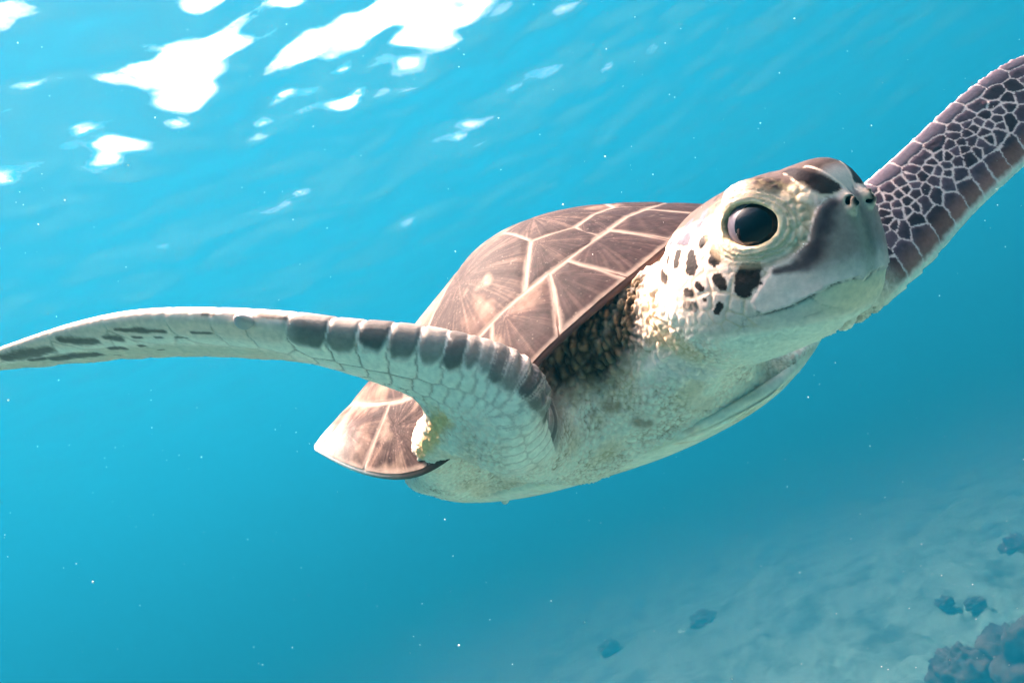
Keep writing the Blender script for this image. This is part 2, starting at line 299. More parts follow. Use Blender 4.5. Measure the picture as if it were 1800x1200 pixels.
# surveyed positions on the animal, metres (head marks in the head frame, the others in the animal frame; last number = radius)
ST = {'seeds':[[[0.0155,-0.0383,-0.0002],[0.0114,-0.0398,-0.0085]],[[0.0005,-0.0388,0.0137],[0.0001,-0.0402,0.0097]],[[-0.0086,-0.0357,0.0212]],[[-0.0149,-0.0397,0.0152],[-0.0152,-0.0428,0.0086]],[[-0.0271,-0.0368,0.0196],[-0.026,-0.0403,0.0142]],[[-0.0362,-0.0358,0.0187]],[[-0.024,-0.0327,0.0255]],[[-0.1003,-0.0193,0.0231]],[[-0.0393,-0.0386,0.0134],[-0.0384,-0.0425,0.0068]],[[0.0007,-0.0427,-0.0015]],[[-0.0112,-0.0453,-0.0015]],[[-0.0198,-0.0463,-0.0019]],[[-0.0235,-0.0446,0.0049]],[[-0.0198,-0.0472,-0.009]],[[-0.0104,-0.0459,-0.0084]],[[-0.0028,-0.0442,-0.011],[-0.0077,-0.0448,-0.0178]],[[-0.0347,-0.046,-0.0015],[-0.0358,-0.0473,-0.0083]],[[0.005,-0.0412,-0.0167]],[[-0.0138,-0.0459,-0.0186]],[[-0.0249,-0.0476,-0.0156]],[[0.0016,-0.0412,-0.0217]],[[0.0098,-0.0391,-0.0188]],[[-0.0135,-0.0243,0.035],[-0.0117,-0.0292,0.0302]],[[-0.0246,-0.0255,0.0329]],[[-0.0057,-0.0219,0.0373]],[[-0.0182,-0.0454,-0.0239]],[[-0.0115,-0.0436,-0.0255]],[[-0.0235,-0.044,-0.0294]],[[-0.0176,-0.0422,-0.0314]],[[-0.0095,-0.0405,-0.0314]],[[-0.0023,-0.0382,-0.0315]],[[-0.0043,-0.0415,-0.0262]],[[-0.0292,-0.0469,-0.0216]],[[-0.0362,-0.0475,-0.0167]]],'blot':{'black':[[[0.0169,-0.0378,-0.0006,0.0043],[0.0143,-0.0388,-0.0041,0.0054],[0.0109,-0.04,-0.0084,0.0036]],[[0.0003,-0.0384,0.0148,0.0024],[-0.0003,-0.0402,0.0098,0.0029]],[[-0.0073,-0.0354,0.0216,0.0024],[-0.0085,-0.0364,0.0202,0.0022]],[[-0.0157,-0.039,0.0165,0.0022],[-0.0152,-0.0424,0.0096,0.0033]],[[-0.0266,-0.0369,0.0195,0.0023],[-0.027,-0.0401,0.0144,0.0022]],[[-0.0361,-0.0351,0.0197,0.0011],[-0.0361,-0.0371,0.0169,0.001]],[[-0.0424,-0.0383,0.0122,0.0022],[-0.0368,-0.0421,0.0082,0.0022]],[[-0.0003,-0.0427,0.0004,0.0024],[0.0011,-0.0428,-0.0032,0.0024]],[[-0.0125,-0.0451,0.0005,0.0015],[-0.0105,-0.0453,-0.0022,0.0014]],[[-0.0204,-0.0463,-0.0015,0.002],[-0.0174,-0.0463,-0.0027,0.0017]],[[-0.0224,-0.0473,-0.0079,0.0022],[-0.0181,-0.0471,-0.0102,0.0021]],[[-0.0102,-0.0459,-0.0079,0.001]],[[-0.0028,-0.0441,-0.0132,0.0016],[-0.006,-0.0447,-0.0153,0.0015]],[[-0.0408,-0.0464,-0.0069,0.0009],[-0.0385,-0.047,-0.0088,0.0008]],[[-0.0428,-0.0441,0.0005,0.0006]]],'slate':[[[-0.0211,-0.0334,0.0248,0.0031],[-0.0274,-0.0329,0.0247,0.0023]],[[-0.0774,-0.004,0.0194,0.0012]],[[-0.0382,-0.0282,0.0267,0.0018],[-0.0337,-0.0286,0.028,0.0015]],[[-0.011,-0.0242,0.0353,0.002],[-0.0131,-0.0293,0.0301,0.002]],[[-0.0215,-0.0248,0.0339,0.0013],[-0.0254,-0.0262,0.0322,0.0013]],[[-0.0202,-0.0313,0.0274,0.0023],[-0.0221,-0.0342,0.0237,0.0021]]],'spots':[[[0.0166,-0.0096,0.0421,0.0011]],[[0.0242,-0.0258,0.0413,0.0006]],[[0.0236,-0.0137,0.0402,0.0007]],[[-0.0076,-0.0179,0.0397,0.0008],[-0.0074,-0.0143,0.0413,0.0006]],[[0.0099,-0.0394,0.0082,0.0012]]],'crown':[[[0.0351,-0.0137,0.0385,0.002],[0.0452,-0.0167,0.0315,0.0037],[0.0507,-0.0129,0.026,0.0042],[0.0526,-0.0083,0.0234,0.0022]]],'crownedge':[[[-0.0115,-0.0128,0.0416,0.0014]]],'beakdark':[[[0.0522,-0.0146,0.0161,0.0026],[0.0504,-0.0186,0.0131,0.0036],[0.0472,-0.0224,0.0067,0.0039],[0.0436,-0.0248,-0.0009,0.0039],[0.039,-0.0273,-0.0056,0.003],[0.0327,-0.0303,-0.0056,0.0016],[0.027,-0.0338,-0.0047,0.0011]],[[0.055,-0.0021,0.0098,0.0014],[0.0547,-0.0035,0.0037,0.0021],[0.0542,-0.0079,-0.0043,0.0024],[0.0528,-0.012,-0.0103,0.0023],[0.0498,-0.0177,-0.0127,0.0016]],[[0.0539,-0.0025,0.02,0.0011],[0.0543,-0.0012,0.0177,0.0012]]]},'lines':{'beak':[[0.0541,-0.0088,0.0198,0.0003],[0.0508,-0.0164,0.0198,0.0003],[0.0482,-0.0206,0.0169,0.0003],[0.0455,-0.0235,0.0111,0.0003],[0.0422,-0.0257,0.0034,0.0003],[0.036,-0.0288,0.0003,0.0003],[0.028,-0.0332,-0.0008,0.0003],[0.0212,-0.0364,-0.0074,0.0003],[0.0119,-0.039,-0.0154,0.0003]],'mouth':[[0.0512,-0.0074,-0.0212,0.0004],[0.0521,-0.0019,-0.0194,0.0004],[0.0505,-0.0132,-0.0192,0.0004],[0.0451,-0.0211,-0.0186,0.0004],[0.0352,-0.0274,-0.0213,0.0004],[0.0253,-0.0322,-0.0232,0.0004],[0.0146,-0.0361,-0.0233,0.0004],[0.0126,-0.0376,-0.0209,0.0003]],'jaw1':[[0.0358,-0.0269,-0.0218,0.0003],[0.0371,-0.0249,-0.0257,0.0003],[0.0401,-0.0208,-0.0294,0.0003],[0.0422,-0.0161,-0.0317,0.0003]],'jaw2':[[0.0146,-0.0361,-0.0233,0.0003],[0.0073,-0.0387,-0.0231,0.0003],[0.0034,-0.0397,-0.0241,0.0003],[0.0012,-0.0386,-0.0287,0.0003],[-0.001,-0.0336,-0.0374,0.0003]],'jaw3':[[-0.001,-0.0336,-0.0374,0.0003],[0.0073,-0.0306,-0.0367,0.0003],[0.0184,-0.0286,-0.0341,0.0003],[0.0296,-0.0269,-0.0302,0.0003],[0.0371,-0.0227,-0.0299,0.0003]],'pref':[[0.0432,-0.0107,0.0375,0.0007],[0.0481,-0.0094,0.0337,0.0007],[0.0514,-0.0069,0.0282,0.0007],[0.0535,-0.0036,0.0222,0.0007],[0.054,-0.0027,0.0198,0.0006],[0.0567,-0.0043,0.0167,0.0005]],'preflow':[[0.0337,-0.0148,0.0383,0.0005],[0.0411,-0.019,0.0325,0.0006],[0.0456,-0.0198,0.0264,0.0007],[0.0494,-0.0177,0.0218,0.0007],[0.0523,-0.0125,0.0203,0.0006],[0.0537,-0.0067,0.0213,0.0005]],'postoc':[[-0.004,-0.0263,0.0334,0.0005],[0.0009,-0.0319,0.0284,0.0006],[0.006,-0.0372,0.0215,0.0006],[0.0095,-0.0391,0.0154,0.0006],[0.0131,-0.0394,0.0101,0.0004]]},'soft':{'neckdark':[[0.0822,0.0555,-0.4399,0.0145],[0.0626,0.0286,-0.4114,0.0172],[0.0463,0.0036,-0.4099,0.0214],[0.0325,-0.0181,-0.4156,0.0217],[0.0187,-0.028,-0.3578,0.0124]],'neckdark2':[[0.0768,0.0349,-0.4017,0.014],[0.0661,0.0035,-0.4,0.0191],[0.0499,-0.0178,-0.4102,0.0178]],'yellow':[[0.0823,0.0329,-0.3788,0.0072],[0.0817,0.0131,-0.3758,0.0098],[0.0889,0.0,-0.3718,0.0113],[0.0999,-0.0063,-0.3646,0.0079]],'armpit':[[-0.0824,-0.0203,-0.3647,0.0032],[-0.0632,-0.0265,-0.3633,0.0051],[-0.0489,-0.0332,-0.3632,0.0069],[-0.0398,-0.043,-0.3662,0.007],[-0.0469,-0.0553,-0.3854,0.0054],[-0.0606,-0.0735,-0.4225,0.0044]],'stain':[[0.0604,-0.0403,-0.4135,0.005],[0.0652,-0.0408,-0.412,0.0043]],'stain2':[[0.079,-0.051,-0.4128,0.0036],[0.0862,-0.0521,-0.4128,0.0036]],'stain3':[[0.1181,-0.0051,-0.3464,0.0018],[0.1202,-0.0054,-0.3457,0.0018]],'stain4':[[0.0,-0.0593,-0.3591,0.0062],[0.0133,-0.0731,-0.3821,0.0053]],'fold':[[0.0934,-0.0133,-0.3837,0.0133],[0.109,-0.0182,-0.3798,0.0099]],'rf0':[[-0.2166,0.0064,-0.3569,0.0007],[-0.2017,0.0059,-0.3544,0.0014],[-0.187,0.0054,-0.3518,0.0009]],'rf1':[[-0.2573,0.001,-0.3717,0.0017],[-0.2466,0.0001,-0.3711,0.0026],[-0.2344,0.0001,-0.3694,0.0017]],'rf2':[[-0.227,0.0019,-0.3651,0.0013],[-0.2184,0.0015,-0.3645,0.0018]],'rf3':[[-0.234,-0.0042,-0.3794,0.0011],[-0.2239,-0.004,-0.3784,0.0013]],'rf4':[[-0.2094,0.0022,-0.3616,0.0008],[-0.2039,0.0022,-0.3607,0.0007]],'rf5':[[-0.1957,0.0022,-0.359,0.0007],[-0.1917,0.0022,-0.3582,0.0006]],'rf6':[[-0.1838,0.0019,-0.3569,0.0004],[-0.1756,0.0019,-0.3549,0.0004]],'rf7':[[-0.2126,-0.0027,-0.3735,0.0008],[-0.209,-0.0027,-0.3731,0.0006]],'rf8':[[-0.306,-0.0103,-0.3936,0.0022],[-0.2889,-0.0077,-0.3878,0.0033],[-0.2687,-0.0047,-0.3813,0.0019]],'rf9':[[-0.2923,-0.0115,-0.3964,0.001],[-0.2817,-0.0103,-0.3941,0.0012]],'rf10':[[-0.2785,-0.0108,-0.3965,0.002],[-0.2626,-0.0088,-0.3923,0.0022],[-0.2461,-0.0077,-0.391,0.0018]],'rf11':[[-0.1711,0.0047,-0.3492,0.0007],[-0.1595,0.0043,-0.3469,0.0007]],'rf12':[[-0.131,0.0135,-0.3397,0.001],[-0.1207,0.0129,-0.3395,0.0012],[-0.1144,0.0116,-0.3385,0.0009]],'rf13':[[-0.162,0.014,-0.3419,0.0007],[-0.1556,0.0141,-0.3411,0.0007]],'rf14':[[-0.2062,-0.0052,-0.3809,0.0005],[-0.2009,-0.0046,-0.3782,0.0004]],'rf15':[[-0.2391,-0.0083,-0.3941,0.0005],[-0.2361,-0.0085,-0.3956,0.0005]],'preoc':[[0.1309,0.0675,-0.3042,0.0053],[0.1329,0.0579,-0.3027,0.0058],[0.1314,0.0478,-0.3053,0.0048]]}}
SKIN_H = .002
CLAW_R = [-0.1382, 0.0097, -0.3395]
CLAW_L = [0.3993, 0.122, -0.55]
WAVE_L = 1.7
WAVE_SEED, WAVE_DIR, WAVE_AMP, WATER_GLASS = 8, 65., .80, (.12, .99)
HAZE_COL, HAZE_DENS, HAZE_G, HAZE_ABS = (.001, .034, .057), .90, .22, (.50, .475, .49)
ROCKS = [(2.29, 5.95, 0.22, 1.0, 'upright dark rock on the pale rubble, second from the bottom right corner'), (2.66, 5.71, 0.28, 1.1, 'large dark rock cut by the right edge at the bottom right corner'), (0.88, 9.73, 0.2, 0.6, 'hazy dark boulder alone on the sand below the turtle'), (-0.51, 10.34, 0.14, 0.6, 'faint small boulder at the bottom, leftmost of the rocks'), (4.14, 7.64, 0.2, 0.9, 'hazy rock at the right edge, highest in the picture'), (2.96, 7.25, 0.08, 0.7, 'small dark stone on the rubble, left one of the close pair'), (3.1, 6.95, 0.085, 0.7, 'small dark stone on the rubble, right one of the close pair')]
# ------------------------------------------------------------------ turtle: materials
def link(o, parent=None):
    sc.collection.objects.link(o)
    if parent is not None: o.parent = parent
    return o
def skin_material(name, rough, spec, bump, scale, sss=0., stretch=None):
    m = bpy.data.materials.new(name); m.use_nodes = True; nt = m.node_tree; b = nt.nodes['Principled BSDF']
    a = nt.nodes.new('ShaderNodeAttribute'); a.attribute_name = 'col'
    tc = nt.nodes.new('ShaderNodeTexCoord')
    n1 = nt.nodes.new('ShaderNodeTexNoise'); n1.inputs['Scale'].default_value = scale; n1.inputs['Detail'].default_value = 5; n1.inputs['Roughness'].default_value = .62
    nt.links.new(tc.outputs['Object'], n1.inputs['Vector'])
    n2 = nt.nodes.new('ShaderNodeTexNoise'); n2.inputs['Scale'].default_value = scale * .35; n2.inputs['Detail'].default_value = 6
    nt.links.new(tc.outputs['Object'], n2.inputs['Vector'])
    mr = nt.nodes.new('ShaderNodeMapRange'); mr.inputs[1].default_value = .3; mr.inputs[2].default_value = .7; mr.inputs[3].default_value = .86; mr.inputs[4].default_value = 1.1
    nt.links.new(n2.outputs[0], mr.inputs[0])
    mx = nt.nodes.new('ShaderNodeVectorMath'); mx.operation = 'SCALE'
    nt.links.new(a.outputs['Color'], mx.inputs[0]); nt.links.new(mr.outputs[0], mx.inputs['Scale'])
    nt.links.new(mx.outputs[0], b.inputs['Base Color'])
    bp = nt.nodes.new('ShaderNodeBump'); bp.inputs['Strength'].default_value = bump; bp.inputs['Distance'].default_value = .0006
    nt.links.new(n1.outputs[0], bp.inputs['Height']); nt.links.new(bp.outputs[0], b.inputs['Normal'])
    b.inputs['Roughness'].default_value = rough; b.inputs['Specular IOR Level'].default_value = spec
    if sss:
        b.inputs['Subsurface Weight'].default_value = sss; b.inputs['Subsurface Radius'].default_value = (1., .5, .3); b.inputs['Subsurface Scale'].default_value = .004
    return m
def plain_material(name, col, rough=.5, spec=.3):
    m = bpy.data.materials.new(name); m.use_nodes = True; b = m.node_tree.nodes['Principled BSDF']
    n = m.node_tree.nodes.new('ShaderNodeTexNoise'); n.inputs['Scale'].default_value = 90; n.inputs['Detail'].default_value = 4
    tc = m.node_tree.nodes.new('ShaderNodeTexCoord'); m.node_tree.links.new(tc.outputs['Object'], n.inputs['Vector'])
    r = m.node_tree.nodes.new('ShaderNodeValToRGB'); r.color_ramp.elements[0].color = (*[c * .8 for c in col], 1); r.color_ramp.elements[1].color = (*[min(1, c * 1.15) for c in col], 1)
    m.node_tree.links.new(n.outputs[0], r.inputs[0]); m.node_tree.links.new(r.outputs[0], b.inputs['Base Color'])
    b.inputs['Roughness'].default_value = rough; b.inputs['Specular IOR Level'].default_value = spec
    return m
MAT_SKIN = skin_material('turtle skin', .5, .07, .35, 900., 0.)
MAT_SCUTE = skin_material('shell scute', .65, .05, .45, 420., 0.)
MAT_BELLY = skin_material('belly plate', .5, .14, .2, 500., 0.)

WARM = np.array([1.13, .91, .83])                                          # warm tint put into the animal's colours to offset the water's cyan light
C0 = SHELL.o.copy()
turtle = bpy.data.objects.new('sea_turtle', None); turtle.empty_display_size = .1
T4 = M4.copy(); T4[:3, 3] = M4[:3, 3] + M4[:3, :3] @ C0
turtle.matrix_world = Matrix(T4.tolist()); link(turtle)
turtle['label'] = 'green sea turtle gliding towards the camera with both front flippers spread'
turtle['category'] = 'turtle'
def part(name, V, Q, mat, col=None, parent=None, smooth=True):
    me = mesh_np(name, V - C0, Q); me.materials.append(mat)
    if col is not None: set_col(me, np.clip(col * (1. if mat is MAT_SCUTE else WARM), .0012, .88))
    o = bpy.data.objects.new(name, me); return link(o, parent or turtle)

# ------------------------------------------------------------------ skin
def on(m, f, fill=1.):
    r = np.full(len(m), fill); r[m] = f(m); return r
def on2(m, f):
    a, b = np.ones(len(m)), np.zeros(len(m), int); a[m], b[m] = f(m); return a, b
V, Q = extract(skin_field, (-.37, -.19, -.80), (.56, .30, -.28), SKIN_H)
def subdivide(V, Q):
    """one Catmull-Clark step on a closed quad mesh"""
    nv, nf = len(V), len(Q); fp = V[Q].mean(1)
    E = np.stack([Q, np.roll(Q, -1, 1)], -1).reshape(-1, 2); Es = np.sort(E, 1); key = Es[:, 0].astype(np.int64) * nv + Es[:, 1]
    uk, inv = np.unique(key, return_inverse=True); inv = inv.reshape(-1); ne = len(uk); ev = np.column_stack([uk // nv, uk % nv])
    acc = lambda idx, val, n: np.column_stack([np.bincount(idx, val[:, i], n) for i in range(3)])
    fe = np.repeat(np.arange(nf), 4); cnt = np.bincount(inv, minlength=ne)[:, None]
    mid_ = V[ev].mean(1); ep = .5 * mid_ + .5 * acc(inv, fp[fe], ne) / cnt
    nfv = np.bincount(Q.ravel(), minlength=nv)[:, None]; Qa = acc(Q.ravel(), np.repeat(fp, 4, 0), nv) / np.maximum(nfv, 1)
    nev = np.bincount(ev.ravel(), minlength=nv)[:, None]; Ra = acc(ev.ravel(), np.repeat(mid_, 2, 0), nv) / np.maximum(nev, 1)
    vp = (Qa + 2 * Ra + (nfv - 3) * V) / np.maximum(nfv, 1)
    ei = inv.reshape(nf, 4) + nv; fi = (np.arange(nf) + nv + ne)[:, None]
    return np.vstack([vp, ep, fp]), np.stack([Q, ei, np.repeat(fi, 4, 1), np.roll(ei, 1, 1)], -1).reshape(-1, 4)
def normals(V, Q):
    n = np.cross(V[Q[:, 2]] - V[Q[:, 0]], V[Q[:, 3]] - V[Q[:, 1]]); r = np.column_stack([np.bincount(Q.ravel(), np.repeat(n[:, i], 4), len(V)) for i in range(3)])
    return r / (np.linalg.norm(r, axis=1)[:, None] + 1e-12)
P, F4 = subdivide(V, Q); N = normals(P, F4); nv = len(P)
# drop what lies hidden inside the shell
sl = SHELL.inv(P); hid = (rho_of(sl[:, 0], sl[:, 1]) < .66) & (sl[:, 2] > -.030)
keep = ~hid[F4].all(1); used = np.zeros(nv, bool); used[F4[keep]] = True
remap = np.cumsum(used) - 1; P, N, F4 = P[used], N[used], remap[F4[keep]]; nv = len(P)

q = HEAD.inv(P); hf = head_field(P)
headw = sstep(.010, .004, hf) * sstep(-.050, -.041, q[:, 0]) 
fold = q.copy(); fold[:, 1] = -np.abs(q[:, 1])
throat = sstep(-.026, -.034, q[:, 2] + .10 * np.clip(q[:, 0], -.02, .05))          # soft skin under the jaw
lf = LEFT_ARM.local(P); lfd = LEFT_ARM.field(P)
rf = ARM_PAINT.local(P); rfd = np.minimum(RIGHT_ARM.field(P), UPPER_ARM.field(P))
leftw = sstep(.004, .001, lfd) * sstep(.07, .10, lf[:, 0]) * (1 - headw)
rightw = sstep(.008, .002, rfd) * sstep(.050, .075, rf[:, 0]) * (1 - headw)
D = np.zeros(nv); C = np.empty((nv, 3)); C[:] = lin(240, 235, 224)
big = fbm(P * 60, 3); mid = fbm(P * 240, 9); fine = fbm(P * 900, 21, 2)

# wrinkled skin everywhere, coarser and deeper on the neck
nk = NECK.local(P)
neckw = np.clip(np.maximum.reduce([1.3 - stroke(P, ST['soft'][k]) for k in ('neckdark', 'neckdark2')]), 0, 1) * (1 - headw)
warp = np.column_stack([fbm(P * 110, 31), fbm(P * 110, 37), fbm(P * 110, 41)]) * .0022
ax = nk[:, [0, 1, 2]] * [1.7, 1., 1.] + warp
e1, id1 = cells(ax / .0085, 50)
ax2 = P + warp * .8
e2, id2 = cells(ax2 * [1.25, .9, 1.] / .0042, 60)
e3 = on(rightw > 0, lambda m: cells(np.column_stack([rf[m, 0] * .8, rf[m, 1] * 1.6, rf[m, 2]]) / .0042 + warp[m] * 200, 70)[0])
soft = 1 - headw
nd = sstep(0., .24, e1)
D += neckw * soft * (.0019 * (nd - .6) + .0008 * sstep(0., .22, e2)) 
D += (1 - neckw) * soft * (1 - rightw) * (1 - leftw) * (.0007 * (sstep(0., .25, e2) - .6) + .0005 * (sstep(0, .3, e1) - .6) + .0014 * fbm(P * [210, 120, 160], 45, 3))
foldw = np.clip(np.maximum.reduce([1.45 - stroke(P, ST['soft'][k]) for k in ('neckdark', 'neckdark2', 'yellow', 'fold')]), 0, 1) * (1 - headw) * (1 - rightw)
fph = nk[:, 0] / .0105 + 1.1 * big + .45 * mid + .8 * fbm(P * [40, 90, 40], 57)
fw_ = 1 - np.abs(np.sin(math.pi * fph))
D += foldw * .0030 * (.35 - fw_**1.6)                                      # loose folds across the neck
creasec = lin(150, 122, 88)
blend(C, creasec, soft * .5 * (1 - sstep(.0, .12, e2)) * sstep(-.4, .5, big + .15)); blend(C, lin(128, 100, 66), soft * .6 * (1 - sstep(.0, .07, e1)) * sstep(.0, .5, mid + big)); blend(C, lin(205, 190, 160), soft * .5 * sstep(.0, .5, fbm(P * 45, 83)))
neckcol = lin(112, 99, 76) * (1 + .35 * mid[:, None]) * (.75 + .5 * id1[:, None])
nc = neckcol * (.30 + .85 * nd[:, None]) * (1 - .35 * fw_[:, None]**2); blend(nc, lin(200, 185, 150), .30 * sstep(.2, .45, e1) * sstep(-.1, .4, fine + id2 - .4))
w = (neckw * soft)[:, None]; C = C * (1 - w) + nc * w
for k, c, a in (('yellow', lin(214, 190, 142), .40), ('armpit', lin(240, 190, 118), .75), ('stain', lin(134, 102, 60), .5), ('stain2', lin(112, 76, 42), .6), ('stain3', lin(150, 110, 70), .6), ('stain4', lin(160, 135, 90), .55), ('fold', lin(214, 222, 226), .5)):
    s_ = stroke(P, ST['soft'][k]); blend(C, c, a * sstep(1.5, .35, s_ + .45 * mid + .5 * big) * (1 - headw * .9))
s_ = stroke(P, ST['soft']['armpit']); D += .0016 * sstep(1.4, .6, s_) * (fbm(P * 330, 77) )

# ---- right front flipper and arm (seen from below, leading edge towards us)
RS, RU, RV, RA = rf[:, 0], rf[:, 1], rf[:, 2], rf[:, 4]
y_ = (np.clip(RU / RA, -1, 1) + 1) * .5; y_ = np.where(RV > 0, y_, -y_) * .060
sb = [.050, .060, .069, .077, .085, .092, .099, .105, .110, .115, .1205, .1265, .132, .138, .146, .159, .174, .189, .203, .222, .2535, .262, .283, .33, .372, .42, .465]
S2, I2 = [], []; rr = np.random.default_rng(5); nid = 0
for a, b in zip(sb[:-1], sb[1:]):
    for yy in (-.016, -.006, .004, .013): S2.append(((a + b) / 2 + max(0, yy) * -.15, yy)); I2.append(nid)
    nid += 1
s0 = .05
while s0 < .46:
    st = float(np.interp(s0, [.05, .11, .13, .18, .4], [.009, .005, .007, .015, .022]))
    S2 += [(s0, .026), (s0 + .001, .030)]; I2 += [nid, nid]; nid += 1
    S2.append((s0 + st * .5, .039 + rr.uniform(-.0015, .0015))); I2.append(nid); nid += 1
    S2.append((s0 + rr.uniform(0, .004), .048)); I2.append(nid); nid += 1
    S2.append((s0 + st * .5, .055)); I2.append(nid); nid += 1
    for yy in (-.032, -.046): S2.append((s0 + rr.uniform(-.003, .003), yy + rr.uniform(-.003, .003))); I2.append(nid); nid += 1
    s0 += st
er, ir = on2(rightw > 0, lambda m: seeds_edge(np.column_stack([RS + .0008 * mid, y_ + .0006 * big])[m], S2, I2))
tip = sstep(.215, .245, RS)
el = er + tip * (1 - sstep(.0, .024, y_)) * 0
rc = np.empty((nv, 3)); rc[:] = lin(238, 236, 228)
ycap = .0026 + .0036 * (np.mod(ir * .755, 1) - .5) + .0042 * sstep(.0, .0042, er) + .0022 * sstep(.16, .115, RS); capw = sstep(.0026, -.0018, y_ - ycap + .0016 * mid + .0012 * (np.mod(ir * .618, 1) - .5))
capw = np.where(RV > 0, capw, 1) * (1 - .88 * tip)
capw = capw * (1 - (.35 + .65 * sstep(.135, .15, RS)) * (1 - sstep(.0, .0008, er)))
dark = lin(50, 52, 56) * (1 + .5 * mid[:, None]); blend(dark, lin(84, 90, 80), sstep(-.001, .008, y_) * .7)

cw_ = capw[:, None] * (.66 + .26 * np.mod(ir * .37, 1)[:, None]); rc = rc * (1 - cw_) + dark * cw_
blend(rc, lin(226, 208, 196), tip * sstep(.016, .004, np.abs(y_)) * .9)
blend(rc, lin(205, 207, 192), tip * sstep(.016, .024, y_))
rdark = np.minimum.reduce([stroke(P * [1, 1, .42], np.array(ST['soft'][k]) * [1, 1, .42, 1.15]) for k in ST['soft'] if k.startswith('rf')])
blend(rc, lin(84, 78, 72), .85 * sstep(1.6, .45, rdark + .45 * mid + .25 * fine))
groove = 1 - sstep(.0001, .0009, er)
gw = groove * (1 - tip * sstep(.012, .022, y_) * .8) * (1 - tip * .35)
blend(rc, lin(112, 108, 96), gw * (.40 + .35 * sstep(.13, .17, RS)) * sstep(.0, .004, y_)); blend(rc, lin(214, 212, 208), gw * .6 * sstep(.004, .0, y_) * sstep(.14, .16, RS))
blend(rc, lin(206, 160, 96), sstep(.050, .058, y_ + .002 * mid) * .75 * (RV > -.002))
wr = sstep(.026, .04, y_) * (1 - sstep(.12, .17, RS))
w = rightw[:, None]; C = C * (1 - w * (1 - .75 * wr[:, None])) + rc * w * (1 - .75 * wr[:, None])
D += rightw * ((.0008 * (sstep(.0, .0022, er) - 1)) * (1 - tip * .5) * (.45 + .55 * sstep(.12, .16, RS)) * (1 - wr * .7) + wr * .0012 * (sstep(0., .3, e3) - .6))
D += rightw * sstep(.20, .26, RS) * sstep(.046, .058, y_) * .0022 * fbm(np.column_stack([RS * 60, RS * 0, RS * 0]), 91)

# ---- left front flipper (upper side towards us)
LS, LU, LV, LA = lf[:, 0], lf[:, 1], lf[:, 2], lf[:, 4]
ly = np.clip(LU / LA, -1.05, 1.05) * .040
S2, I2 = [], []; nid = 0; rr = np.random.default_rng(11)
s0 = .05
while s0 < .42:
    st = rr.uniform(.0165, .0225)
    for k, yy in enumerate((-.037, -.030, -.023, -.0165)): S2.append((s0 + .0016 * k + rr.uniform(-.001, .001), yy)); I2.append(nid)
    nid += 1; s0 += st
s0 = .05
while s0 < .42:
    st = rr.uniform(.013, .019); S2 += [(s0, -.0085 + rr.uniform(-.0025, .002)), (s0 + .003, -.006 + rr.uniform(-.001, .003))]; I2 += [nid, nid]; nid += 1; s0 += st
s0 = .05
while s0 < .42:
    st = rr.uniform(.022, .031)
    for k in (-1, 0, 1): S2.append((s0 + k * .006, .034 - .001 * k)); I2.append(nid)
    nid += 1; s0 += st
s0 = .055
while s0 < .42:
    st = rr.uniform(.014, .024)
    if rr.random() < .8: S2 += [(s0 - .0035, .0225), (s0 + .0035, .0215)]; I2 += [nid, nid]; nid += 1
    s0 += st
placed = [tuple(s) for s in S2]
for _ in range(9000):
    p = (rr.uniform(.04, .42), rr.uniform(-.006, .022)); md_ = .0056 + .0030 * rr.random() + .007 * max(0, (p[0] - .26) / .1)
    a = np.array(placed); dd = np.hypot((a[:, 0] - p[0]) * .8, a[:, 1] - p[1])
    if dd.min() > md_: placed.append(p); S2.append(p); I2.append(nid); nid += 1
el_, il = on2(leftw > 0, lambda m: seeds_edge(np.column_stack([LS * .9 + .0009 * mid, ly + .0007 * big])[m], [(a * .9, b) for a, b in S2], I2))
rnd = np.mod(il * .61803, 1)
lc_ = lin(60, 53, 64)[None] * (.5 + 1.05 * rnd[:, None]) * (1 + .5 * mid[:, None]) * (1.35 - .5 * sstep(.0, .004, el_)[:, None])
lead = sstep(-.015, -.035, ly + .002 * big); C1 = lin(158, 116, 106) * (.8 + .4 * rnd[:, None]); lc_ = lc_ * (1 - lead[:, None] * .85) + C1 * lead[:, None] * .85
trail = sstep(.024, .036, ly); lc_ = lc_ * (1 - trail[:, None] * .6) + lin(128, 124, 140) * trail[:, None] * .6
bw = .00055 * (1 + .8 * big) + .0006 * sstep(-.01, .0, ly) * sstep(.03, .015, ly) * 0 + .0005 * fine
edge = 1 - sstep(bw * .55, bw * 1.5, el_)
blend(lc_, lin(214, 206, 206), edge * .88)
blend(lc_, lin(250, 240, 232), sstep(-.0315, -.0372, ly + .0015 * mid)); blend(lc_, lin(215, 212, 222), sstep(.0385, .040, ly))
pale = np.empty((nv, 3)); pale[:] = lin(222, 218, 210); blend(pale, lin(170, 160, 150), (1 - sstep(0, .0012, el_)) * .4)
up = (LV > -.002).astype(float)[:, None]
w = leftw[:, None]; C = C * (1 - w) + (lc_ * up + pale * (1 - up)) * w
D += leftw * .0003 * (sstep(.0, .0022, el_) - .6)
jag = sstep(-.034, -.039, ly) * (np.mod(LS, .019) / .019 - .5); D += leftw * jag * .0018 * sstep(.16, .12, LS)

